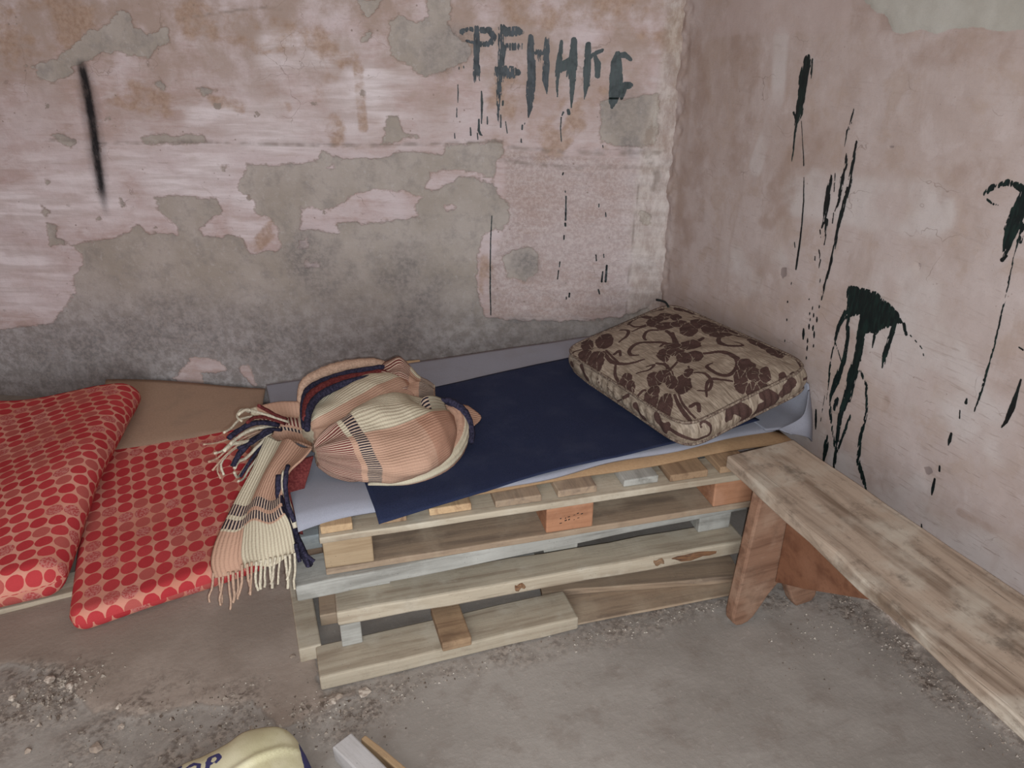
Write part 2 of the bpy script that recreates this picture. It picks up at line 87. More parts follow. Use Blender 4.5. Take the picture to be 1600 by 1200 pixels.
PILLOW_SWIRLS=[[[0.003,0.261,0.0041],[0.042,0.306,0.0059],[0.078,0.304,0.0068],[0.086,0.252,0.0067],[0.064,0.211,0.0066],[0.025,0.202,0.0057],[0.001,0.224,0.0037],[0.005,0.259,0.0025]],[[0.123,0.35,0.0035],[0.136,0.309,0.0043],[0.168,0.295,0.0043],[0.159,0.318,0.0026]],[[-0.106,0.367,0.0034],[-0.087,0.333,0.005],[-0.094,0.309,0.0033],[-0.117,0.324,0.0025]],[[0.007,0.04,0.0039],[-0.023,0.093,0.0047],[-0.065,0.121,0.0047],[-0.102,0.105,0.0047],[-0.116,0.074,0.0038],[-0.101,0.058,0.0023]],[[-0.04,0.246,0.0033],[-0.031,0.214,0.0041],[-0.057,0.182,0.004],[-0.094,0.173,0.0024]],[[-0.026,0.198,0.0024],[0.021,0.196,0.0041]],[[0.051,0.129,0.0032],[0.013,0.163,0.004],[-0.021,0.14,0.004],[-0.028,0.118,0.0024]],[[0.051,0.119,0.004],[0.041,0.07,0.0055],[0.015,0.031,0.0038]],[[0.056,0.093,0.0032],[0.022,0.024,0.0038]],[[0.209,-0.073,0.0023],[0.162,-0.028,0.0046],[0.12,-0.049,0.0053],[0.104,-0.096,0.0052],[0.123,-0.127,0.0044],[0.147,-0.126,0.003],[0.139,-0.099,0.0022]],[[0.035,-0.083,0.0037],[0.072,-0.115,0.0051],[0.078,-0.174,0.0065],[0.051,-0.212,0.0064],[0.005,-0.227,0.0056],[-0.014,-0.191,0.0049],[-0.007,-0.149,0.0043],[0.018,-0.143,0.0022]],[[-0.005,-0.256,0.0028],[-0.039,-0.212,0.0042],[-0.071,-0.225,0.0035],[-0.104,-0.265,0.002]],[[-0.058,-0.152,0.0021],[-0.04,-0.179,0.0032],[-0.048,-0.218,0.0035],[-0.081,-0.245,0.0031],[-0.105,-0.228,0.0021]],[[-0.162,-0.018,0.0022],[-0.131,-0.034,0.0029],[-0.101,-0.023,0.003],[-0.124,-0.015,0.0019]],[[-0.093,-0.023,0.003],[-0.08,-0.055,0.0044],[-0.099,-0.085,0.0029]],[[-0.162,0.162,0.0039],[-0.175,0.092,0.0054],[-0.148,0.045,0.0038],[-0.103,0.024,0.0023]],[[-0.152,0.16,0.0031],[-0.165,0.073,0.003]],[[-0.146,0.125,0.0039],[-0.124,0.129,0.0039],[-0.136,0.105,0.0031]],[[-0.163,0.088,0.0023],[-0.201,0.041,0.0037],[-0.216,-0.002,0.0029]],[[-0.025,0.048,0.0031],[-0.005,0.054,0.0039],[0.001,0.028,0.0034]],[[0.072,-0.014,0.0038],[0.101,0.002,0.0046],[0.084,0.001,0.0031]],[[-0.159,-0.195,0.0028],[-0.18,-0.245,0.0047],[-0.192,-0.302,0.004]],[[-0.151,-0.203,0.0021],[-0.171,-0.255,0.0027],[-0.177,-0.304,0.002]],[[-0.16,-0.266,0.0047],[-0.14,-0.271,0.0047],[-0.154,-0.293,0.004]],[[-0.077,-0.041,0.003],[-0.093,-0.091,0.0044],[-0.115,-0.133,0.0036]],[[-0.041,-0.062,0.003],[-0.086,-0.082,0.0033]],[[-0.235,-0.102,0.0028],[-0.199,-0.1,0.0032],[-0.195,-0.113,0.0021]],[[0.241,-0.214,0.0029],[0.21,-0.284,0.0035],[0.185,-0.323,0.0028]],[[0.248,-0.222,0.0022],[0.221,-0.296,0.0021]],[[0.166,-0.033,0.0031],[0.206,-0.05,0.0038],[0.221,-0.077,0.0023]],[[-0.245,0.254,0.0024],[-0.21,0.274,0.0036],[-0.185,0.266,0.0024]],[[-0.264,0.198,0.0024],[-0.23,0.217,0.0032],[-0.244,0.176,0.0031]],[[-0.043,-0.111,0.0022],[-0.066,-0.153,0.0036]],[[0.201,0.114,0.002],[0.195,0.167,0.0025]]]
PILLOW_PETALS=[[[-0.175,0.217],[-0.183,0.22],[-0.186,0.235],[-0.183,0.257],[-0.174,0.283],[-0.162,0.307],[-0.149,0.326],[-0.137,0.334],[-0.128,0.33],[-0.125,0.315],[-0.129,0.292],[-0.138,0.265],[-0.15,0.241],[-0.163,0.224]],[[-0.108,0.189],[-0.126,0.175],[-0.141,0.172],[-0.151,0.179],[-0.155,0.196],[-0.15,0.22],[-0.139,0.245],[-0.123,0.268],[-0.105,0.283],[-0.089,0.286],[-0.078,0.278],[-0.075,0.26],[-0.08,0.236],[-0.092,0.21]],[[-0.19,0.183],[-0.204,0.166],[-0.219,0.156],[-0.231,0.155],[-0.239,0.164],[-0.241,0.18],[-0.236,0.201],[-0.226,0.223],[-0.212,0.241],[-0.197,0.252],[-0.184,0.253],[-0.176,0.244],[-0.174,0.227],[-0.18,0.205]],[[-0.225,0.103],[-0.234,0.113],[-0.236,0.13],[-0.231,0.151],[-0.22,0.171],[-0.206,0.188],[-0.19,0.197],[-0.176,0.196],[-0.168,0.185],[-0.166,0.167],[-0.171,0.146],[-0.182,0.126],[-0.197,0.11],[-0.212,0.102]],[[-0.278,0.045],[-0.288,0.046],[-0.293,0.054],[-0.294,0.067],[-0.29,0.081],[-0.281,0.096],[-0.27,0.107],[-0.258,0.112],[-0.248,0.11],[-0.242,0.102],[-0.242,0.089],[-0.247,0.074],[-0.256,0.06],[-0.267,0.05]],[[-0.262,0.108],[-0.27,0.112],[-0.274,0.119],[-0.274,0.129],[-0.269,0.139],[-0.262,0.148],[-0.253,0.154],[-0.243,0.155],[-0.236,0.152],[-0.232,0.144],[-0.232,0.134],[-0.236,0.124],[-0.244,0.115],[-0.253,0.11]],[[0.042,0.353],[0.031,0.34],[0.014,0.331],[-0.006,0.327],[-0.025,0.329],[-0.04,0.336],[-0.047,0.348],[-0.045,0.362],[-0.035,0.375],[-0.018,0.385],[0.003,0.389],[0.023,0.387],[0.037,0.379],[0.044,0.367]],[[0.057,0.331],[0.05,0.322],[0.038,0.316],[0.025,0.313],[0.012,0.314],[0.002,0.319],[-0.003,0.327],[-0.001,0.337],[0.006,0.346],[0.018,0.352],[0.031,0.355],[0.044,0.354],[0.054,0.348],[0.059,0.34]],[[-0.037,0.335],[-0.045,0.327],[-0.056,0.323],[-0.067,0.324],[-0.078,0.33],[-0.085,0.339],[-0.088,0.35],[-0.085,0.36],[-0.078,0.369],[-0.067,0.373],[-0.055,0.372],[-0.044,0.366],[-0.037,0.357],[-0.034,0.346]],[[0.077,0.185],[0.064,0.171],[0.051,0.164],[0.04,0.165],[0.034,0.173],[0.032,0.186],[0.037,0.203],[0.047,0.221],[0.059,0.234],[0.073,0.242],[0.084,0.242],[0.091,0.233],[0.092,0.219],[0.087,0.202]],[[0.147,0.208],[0.136,0.196],[0.121,0.189],[0.107,0.188],[0.096,0.194],[0.089,0.205],[0.089,0.22],[0.095,0.235],[0.106,0.248],[0.121,0.255],[0.135,0.256],[0.147,0.25],[0.154,0.238],[0.154,0.223]],[[0.148,0.166],[0.137,0.157],[0.126,0.154],[0.119,0.157],[0.115,0.166],[0.116,0.18],[0.123,0.195],[0.132,0.209],[0.144,0.218],[0.154,0.222],[0.162,0.218],[0.166,0.209],[0.164,0.195],[0.158,0.18]],[[0.099,0.135],[0.089,0.126],[0.076,0.122],[0.062,0.123],[0.049,0.129],[0.041,0.14],[0.038,0.152],[0.042,0.164],[0.051,0.173],[0.065,0.177],[0.079,0.176],[0.092,0.17],[0.1,0.159],[0.103,0.146]],[[0.134,0.122],[0.126,0.115],[0.115,0.112],[0.104,0.113],[0.094,0.118],[0.087,0.126],[0.085,0.136],[0.088,0.146],[0.096,0.153],[0.107,0.156],[0.118,0.155],[0.128,0.15],[0.135,0.141],[0.137,0.132]],[[0.108,0.204],[0.099,0.195],[0.089,0.191],[0.08,0.193],[0.075,0.2],[0.073,0.21],[0.075,0.223],[0.081,0.235],[0.09,0.244],[0.1,0.248],[0.109,0.246],[0.115,0.239],[0.117,0.228],[0.114,0.216]],[[0.131,0.064],[0.117,0.048],[0.1,0.038],[0.086,0.035],[0.075,0.041],[0.07,0.054],[0.072,0.071],[0.081,0.089],[0.095,0.106],[0.111,0.116],[0.127,0.119],[0.138,0.113],[0.143,0.1],[0.14,0.082]],[[0.175,0.049],[0.162,0.041],[0.149,0.042],[0.139,0.051],[0.132,0.067],[0.132,0.087],[0.137,0.106],[0.147,0.122],[0.16,0.131],[0.173,0.131],[0.184,0.121],[0.19,0.104],[0.191,0.084],[0.185,0.064]],[[0.17,-0.018],[0.156,-0.027],[0.143,-0.026],[0.132,-0.016],[0.125,0.001],[0.124,0.022],[0.129,0.042],[0.14,0.058],[0.154,0.067],[0.167,0.066],[0.179,0.056],[0.185,0.039],[0.186,0.018],[0.18,-0.003]],[[0.217,-0.009],[0.206,-0.016],[0.194,-0.016],[0.185,-0.007],[0.18,0.007],[0.179,0.024],[0.184,0.041],[0.193,0.055],[0.205,0.062],[0.217,0.062],[0.226,0.053],[0.231,0.039],[0.232,0.021],[0.226,0.004]],[[0.207,0.053],[0.197,0.046],[0.185,0.045],[0.174,0.05],[0.165,0.061],[0.16,0.075],[0.16,0.089],[0.166,0.101],[0.176,0.108],[0.188,0.109],[0.2,0.104],[0.209,0.093],[0.213,0.079],[0.213,0.064]],[[0.182,-0.041],[0.173,-0.047],[0.16,-0.047],[0.146,-0.042],[0.133,-0.033],[0.125,-0.02],[0.122,-0.007],[0.125,0.003],[0.134,0.009],[0.148,0.009],[0.162,0.004],[0.174,-0.006],[0.183,-0.018],[0.186,-0.031]],[[0.226,-0.036],[0.217,-0.042],[0.208,-0.041],[0.2,-0.035],[0.196,-0.023],[0.196,-0.01],[0.2,0.004],[0.207,0.014],[0.216,0.02],[0.225,0.019],[0.233,0.013],[0.237,0.001],[0.237,-0.013],[0.233,-0.026]],[[-0.037,-0.022],[-0.048,-0.033],[-0.059,-0.039],[-0.069,-0.039],[-0.076,-0.032],[-0.077,-0.02],[-0.074,-0.005],[-0.066,0.009],[-0.054,0.021],[-0.043,0.027],[-0.032,0.026],[-0.026,0.019],[-0.025,0.007],[-0.028,-0.008]],[[0.015,-0.022],[0.006,-0.031],[-0.006,-0.037],[-0.019,-0.038],[-0.031,-0.035],[-0.039,-0.027],[-0.041,-0.017],[-0.038,-0.006],[-0.03,0.004],[-0.017,0.01],[-0.004,0.011],[0.008,0.007],[0.016,-0.0],[0.019,-0.011]],[[0.066,-0.036],[0.055,-0.045],[0.042,-0.048],[0.028,-0.045],[0.016,-0.036],[0.009,-0.023],[0.009,-0.009],[0.014,0.004],[0.025,0.014],[0.039,0.017],[0.053,0.014],[0.064,0.005],[0.071,-0.008],[0.072,-0.023]],[[0.032,-0.086],[0.022,-0.096],[0.01,-0.102],[-0.004,-0.104],[-0.015,-0.1],[-0.023,-0.092],[-0.024,-0.082],[-0.02,-0.07],[-0.011,-0.059],[0.002,-0.053],[0.015,-0.051],[0.027,-0.054],[0.034,-0.063],[0.036,-0.074]],[[-0.011,-0.089],[-0.021,-0.096],[-0.031,-0.096],[-0.039,-0.091],[-0.043,-0.081],[-0.044,-0.067],[-0.04,-0.053],[-0.032,-0.041],[-0.023,-0.034],[-0.013,-0.034],[-0.004,-0.039],[0.0,-0.05],[0.001,-0.063],[-0.004,-0.077]],[[0.021,0.009],[0.014,0.003],[0.005,0.001],[-0.006,0.002],[-0.015,0.007],[-0.022,0.014],[-0.024,0.023],[-0.022,0.031],[-0.015,0.037],[-0.006,0.04],[0.005,0.038],[0.015,0.034],[0.021,0.026],[0.024,0.017]],[[-0.208,-0.041],[-0.215,-0.037],[-0.218,-0.029],[-0.217,-0.018],[-0.212,-0.007],[-0.203,0.004],[-0.193,0.01],[-0.184,0.012],[-0.177,0.008],[-0.174,-0.0],[-0.175,-0.011],[-0.181,-0.023],[-0.189,-0.033],[-0.199,-0.039]],[[-0.217,-0.051],[-0.225,-0.054],[-0.232,-0.053],[-0.236,-0.045],[-0.237,-0.034],[-0.233,-0.021],[-0.227,-0.009],[-0.219,0.001],[-0.21,0.005],[-0.203,0.003],[-0.199,-0.005],[-0.199,-0.016],[-0.202,-0.029],[-0.208,-0.042]],[[-0.2,-0.06],[-0.207,-0.07],[-0.215,-0.075],[-0.222,-0.076],[-0.225,-0.072],[-0.225,-0.065],[-0.222,-0.054],[-0.216,-0.043],[-0.208,-0.034],[-0.2,-0.028],[-0.194,-0.027],[-0.19,-0.031],[-0.19,-0.039],[-0.193,-0.049]],[[-0.231,-0.09],[-0.236,-0.091],[-0.24,-0.084],[-0.243,-0.073],[-0.243,-0.058],[-0.242,-0.043],[-0.239,-0.031],[-0.234,-0.024],[-0.23,-0.024],[-0.225,-0.03],[-0.223,-0.042],[-0.222,-0.057],[-0.224,-0.072],[-0.227,-0.084]],[[-0.138,-0.112],[-0.15,-0.122],[-0.162,-0.125],[-0.171,-0.122],[-0.176,-0.112],[-0.176,-0.097],[-0.17,-0.081],[-0.16,-0.066],[-0.148,-0.055],[-0.136,-0.052],[-0.126,-0.055],[-0.121,-0.066],[-0.122,-0.081],[-0.128,-0.097]],[[-0.103,-0.113],[-0.113,-0.123],[-0.125,-0.128],[-0.135,-0.126],[-0.142,-0.119],[-0.145,-0.107],[-0.142,-0.093],[-0.135,-0.08],[-0.124,-0.069],[-0.113,-0.064],[-0.102,-0.066],[-0.095,-0.073],[-0.093,-0.086],[-0.095,-0.1]],[[-0.225,-0.199],[-0.234,-0.196],[-0.238,-0.186],[-0.237,-0.17],[-0.231,-0.151],[-0.22,-0.133],[-0.207,-0.12],[-0.194,-0.115],[-0.185,-0.118],[-0.18,-0.129],[-0.182,-0.145],[-0.189,-0.164],[-0.2,-0.181],[-0.213,-0.194]],[[-0.202,-0.239],[-0.217,-0.247],[-0.23,-0.247],[-0.238,-0.24],[-0.238,-0.226],[-0.232,-0.209],[-0.22,-0.191],[-0.204,-0.177],[-0.188,-0.168],[-0.175,-0.168],[-0.167,-0.176],[-0.167,-0.19],[-0.174,-0.208],[-0.186,-0.225]],[[-0.102,-0.197],[-0.117,-0.21],[-0.131,-0.215],[-0.142,-0.212],[-0.148,-0.201],[-0.146,-0.185],[-0.139,-0.166],[-0.126,-0.148],[-0.11,-0.136],[-0.095,-0.13],[-0.084,-0.133],[-0.079,-0.144],[-0.08,-0.161],[-0.089,-0.18]],[[-0.113,-0.15],[-0.123,-0.16],[-0.133,-0.166],[-0.142,-0.166],[-0.147,-0.16],[-0.148,-0.151],[-0.145,-0.138],[-0.137,-0.125],[-0.127,-0.115],[-0.117,-0.109],[-0.108,-0.109],[-0.103,-0.115],[-0.102,-0.125],[-0.106,-0.138]],[[-0.07,-0.156],[-0.078,-0.157],[-0.082,-0.154],[-0.084,-0.148],[-0.081,-0.14],[-0.076,-0.131],[-0.067,-0.123],[-0.059,-0.119],[-0.051,-0.118],[-0.046,-0.121],[-0.045,-0.127],[-0.047,-0.136],[-0.053,-0.145],[-0.061,-0.152]],[[-0.167,-0.141],[-0.173,-0.148],[-0.181,-0.15],[-0.188,-0.149],[-0.194,-0.143],[-0.196,-0.135],[-0.195,-0.126],[-0.191,-0.117],[-0.184,-0.11],[-0.176,-0.108],[-0.169,-0.109],[-0.163,-0.115],[-0.161,-0.123],[-0.162,-0.133]],[[0.218,-0.148],[0.205,-0.156],[0.193,-0.157],[0.183,-0.15],[0.178,-0.137],[0.179,-0.12],[0.185,-0.103],[0.195,-0.089],[0.208,-0.081],[0.221,-0.08],[0.231,-0.087],[0.236,-0.101],[0.235,-0.118],[0.229,-0.135]],[[0.222,-0.201],[0.209,-0.208],[0.196,-0.207],[0.186,-0.198],[0.179,-0.183],[0.179,-0.165],[0.184,-0.147],[0.195,-0.133],[0.208,-0.125],[0.221,-0.127],[0.232,-0.136],[0.238,-0.151],[0.238,-0.17],[0.232,-0.188]],[[0.206,-0.234],[0.195,-0.239],[0.185,-0.238],[0.176,-0.231],[0.171,-0.219],[0.171,-0.204],[0.175,-0.19],[0.183,-0.178],[0.194,-0.172],[0.205,-0.173],[0.214,-0.181],[0.218,-0.193],[0.219,-0.209],[0.214,-0.223]],[[0.235,-0.216],[0.225,-0.224],[0.215,-0.228],[0.206,-0.227],[0.201,-0.222],[0.201,-0.213],[0.205,-0.202],[0.213,-0.191],[0.223,-0.183],[0.234,-0.179],[0.242,-0.179],[0.247,-0.185],[0.248,-0.194],[0.243,-0.205]],[[0.083,-0.25],[0.07,-0.258],[0.059,-0.259],[0.05,-0.254],[0.045,-0.244],[0.045,-0.23],[0.051,-0.214],[0.061,-0.201],[0.073,-0.193],[0.086,-0.191],[0.095,-0.197],[0.1,-0.208],[0.099,-0.222],[0.093,-0.237]],[[0.027,-0.282],[0.013,-0.295],[-0.001,-0.302],[-0.012,-0.302],[-0.018,-0.296],[-0.018,-0.284],[-0.012,-0.268],[-0.001,-0.252],[0.014,-0.239],[0.028,-0.231],[0.04,-0.23],[0.046,-0.237],[0.046,-0.25],[0.039,-0.266]],[[0.062,-0.313],[0.048,-0.321],[0.035,-0.32],[0.027,-0.312],[0.025,-0.299],[0.029,-0.281],[0.039,-0.264],[0.052,-0.25],[0.067,-0.242],[0.08,-0.242],[0.088,-0.251],[0.09,-0.265],[0.086,-0.283],[0.075,-0.3]],[[0.05,-0.343],[0.037,-0.355],[0.023,-0.361],[0.012,-0.361],[0.006,-0.354],[0.005,-0.343],[0.011,-0.328],[0.021,-0.313],[0.035,-0.301],[0.049,-0.295],[0.061,-0.295],[0.067,-0.302],[0.067,-0.314],[0.061,-0.329]],[[0.018,-0.335],[0.006,-0.341],[-0.004,-0.343],[-0.011,-0.338],[-0.013,-0.329],[-0.009,-0.316],[-0.001,-0.303],[0.011,-0.292],[0.023,-0.285],[0.034,-0.283],[0.04,-0.288],[0.042,-0.298],[0.038,-0.311],[0.029,-0.324]],[[0.097,-0.293],[0.087,-0.302],[0.076,-0.307],[0.067,-0.307],[0.063,-0.302],[0.062,-0.293],[0.067,-0.282],[0.076,-0.27],[0.086,-0.261],[0.097,-0.255],[0.106,-0.255],[0.111,-0.261],[0.111,-0.27],[0.106,-0.282]],[[0.122,-0.36],[0.103,-0.374],[0.087,-0.382],[0.077,-0.383],[0.075,-0.377],[0.082,-0.365],[0.096,-0.349],[0.115,-0.333],[0.134,-0.319],[0.151,-0.31],[0.162,-0.309],[0.163,-0.315],[0.156,-0.328],[0.141,-0.344]],[[0.127,-0.325],[0.12,-0.33],[0.112,-0.333],[0.106,-0.333],[0.103,-0.329],[0.102,-0.323],[0.105,-0.315],[0.111,-0.308],[0.118,-0.302],[0.126,-0.299],[0.132,-0.299],[0.136,-0.303],[0.136,-0.309],[0.133,-0.317]],[[0.229,0.211],[0.219,0.206],[0.21,0.209],[0.201,0.22],[0.195,0.236],[0.194,0.254],[0.196,0.272],[0.203,0.285],[0.213,0.29],[0.223,0.287],[0.231,0.275],[0.237,0.259],[0.238,0.24],[0.235,0.223]],[[0.229,0.179],[0.222,0.175],[0.214,0.178],[0.207,0.187],[0.203,0.199],[0.201,0.214],[0.203,0.227],[0.209,0.237],[0.216,0.241],[0.224,0.238],[0.23,0.229],[0.235,0.216],[0.236,0.202],[0.234,0.188]],[[0.214,-0.322],[0.209,-0.324],[0.205,-0.322],[0.203,-0.318],[0.204,-0.312],[0.207,-0.304],[0.212,-0.298],[0.218,-0.293],[0.224,-0.291],[0.228,-0.293],[0.229,-0.297],[0.229,-0.304],[0.225,-0.311],[0.22,-0.318]]]
PILLOW_FRONT=[[[-0.244,0.036,0.004],[-0.231,0.007,0.0052],[-0.2,-0.014,0.0047],[-0.16,-0.018,0.0047],[-0.147,0.006,0.0047],[-0.159,0.027,0.0041],[-0.172,0.027,0.0029],[-0.173,0.015,0.0035]],[[-0.089,0.007,0.0119],[-0.06,0.026,0.0178],[-0.021,-0.012,0.0181],[-0.037,-0.037,0.0121]],[[-0.078,0.06,0.0053],[-0.04,0.023,0.0042]],[[0.045,0.023,0.0181],[0.079,-0.012,0.0153],[0.029,-0.015,0.0182],[0.006,-0.031,0.0091]],[[0.139,0.014,0.0184],[0.109,0.001,0.0153]],[[0.19,0.004,0.0043],[0.22,-0.002,0.0044]],[[-0.064,0.066,0.0029],[-0.068,0.056,0.0024]],[[-0.01,0.048,0.0024],[-0.008,0.028,0.0024]]]
TAIL=[[[0.082,1.93,0.49],[0.107,1.888,0.498],[0.132,1.845,0.507],[0.156,1.802,0.516],[0.179,1.76,0.525]],[[0.058,1.89,0.471],[0.082,1.85,0.483],[0.106,1.81,0.494],[0.129,1.77,0.506],[0.151,1.73,0.518]],[[0.03,1.85,0.441],[0.051,1.813,0.457],[0.071,1.775,0.472],[0.091,1.737,0.488],[0.11,1.7,0.504]],[[-0.021,1.8,0.393],[0.007,1.765,0.415],[0.034,1.73,0.436],[0.061,1.695,0.457],[0.086,1.66,0.479]],[[-0.055,1.76,0.361],[-0.021,1.725,0.385],[0.013,1.69,0.409],[0.046,1.655,0.433],[0.078,1.62,0.456]],[[-0.088,1.72,0.329],[-0.042,1.686,0.354],[0.002,1.652,0.378],[0.045,1.619,0.402],[0.087,1.585,0.427]],[[-0.105,1.69,0.297],[-0.055,1.656,0.321],[-0.006,1.623,0.346],[0.042,1.589,0.37],[0.089,1.555,0.394]],[[-0.103,1.67,0.265],[-0.053,1.636,0.292],[-0.005,1.603,0.318],[0.042,1.569,0.345],[0.088,1.535,0.372]]]
FLAP=[[[0.053,2.05,0.52],[0.093,2.042,0.53],[0.133,2.035,0.535],[0.173,2.027,0.533],[0.212,2.02,0.527]],[[0.06,2.02,0.509],[0.098,2.008,0.517],[0.135,1.995,0.52],[0.171,1.982,0.516],[0.207,1.97,0.507]],[[0.071,1.98,0.494],[0.104,1.96,0.501],[0.136,1.94,0.503],[0.168,1.92,0.498],[0.198,1.9,0.488]],[[0.095,1.93,0.467],[0.12,1.897,0.482],[0.143,1.865,0.493],[0.165,1.832,0.498],[0.186,1.8,0.498]]]
PANEL=[[[0.137,1.752,0.502],[0.151,1.752,0.503],[0.167,1.752,0.505],[0.182,1.752,0.506]],[[0.101,1.722,0.494],[0.122,1.722,0.49],[0.144,1.722,0.487],[0.165,1.722,0.483]],[[0.084,1.692,0.465],[0.104,1.692,0.462],[0.124,1.692,0.458],[0.144,1.692,0.455]],[[0.078,1.652,0.426],[0.093,1.652,0.425],[0.109,1.652,0.424],[0.124,1.652,0.423]],[[0.091,1.612,0.392],[0.1,1.612,0.386],[0.109,1.612,0.38],[0.118,1.612,0.374]]]
CURL=[[0.294,1.643,0.456,0.004],[0.395,1.617,0.46,0.016],[0.487,1.647,0.466,0.026],[0.549,1.709,0.478,0.031],[0.58,1.77,0.497,0.031],[0.578,1.813,0.518,0.026],[0.556,1.841,0.535,0.014]]
CURL_EDGE=[[0.594,1.706,0.475,0.008],[0.608,1.75,0.497,0.012],[0.603,1.791,0.528,0.013],[0.578,1.814,0.55,0.012],[0.546,1.819,0.56,0.008]]
INNER=[[[0.465,1.765,0.575],[0.49,1.796,0.59],[0.523,1.81,0.585],[0.559,1.822,0.56]],[[0.46,1.739,0.56],[0.489,1.773,0.57],[0.522,1.788,0.568],[0.556,1.803,0.55]],[[0.466,1.726,0.548],[0.492,1.742,0.55],[0.525,1.767,0.546],[0.559,1.791,0.535]]]
CORNER=[[[0.572,1.892,0.52],[0.609,1.909,0.5],[0.661,1.913,0.475]],[[0.583,1.868,0.5],[0.63,1.882,0.475],[0.68,1.856,0.463]],[[0.586,1.811,0.47],[0.606,1.814,0.464],[0.64,1.814,0.463]]]
RIM_A=[[0.18,1.86,0.533,0.008],[0.19,1.93,0.551,0.01],[0.214,2.0,0.568,0.011],[0.257,2.04,0.57,0.011],[0.335,2.06,0.574,0.011],[0.411,2.06,0.576,0.01],[0.451,2.05,0.575,0.01],[0.48,2.02,0.55,0.008]]
RIM_B=[[0.184,1.84,0.568,0.01],[0.205,1.92,0.576,0.015],[0.242,1.97,0.579,0.017],[0.308,2.02,0.572,0.017],[0.384,2.03,0.571,0.014],[0.436,2.02,0.575,0.012],[0.461,1.99,0.558,0.008]]
RIM_C=[[0.18,1.8,0.557,0.008],[0.195,1.86,0.575,0.01],[0.228,1.92,0.583,0.011],[0.279,1.96,0.584,0.011],[0.347,1.98,0.586,0.011],[0.413,1.99,0.58,0.009],[0.445,1.97,0.566,0.007]]
RIM_D=[[0.194,2.02,0.522,0.012],[0.22,2.07,0.559,0.018],[0.286,2.1,0.569,0.022],[0.356,2.12,0.567,0.022],[0.434,2.12,0.561,0.02],[0.492,2.08,0.542,0.016]]
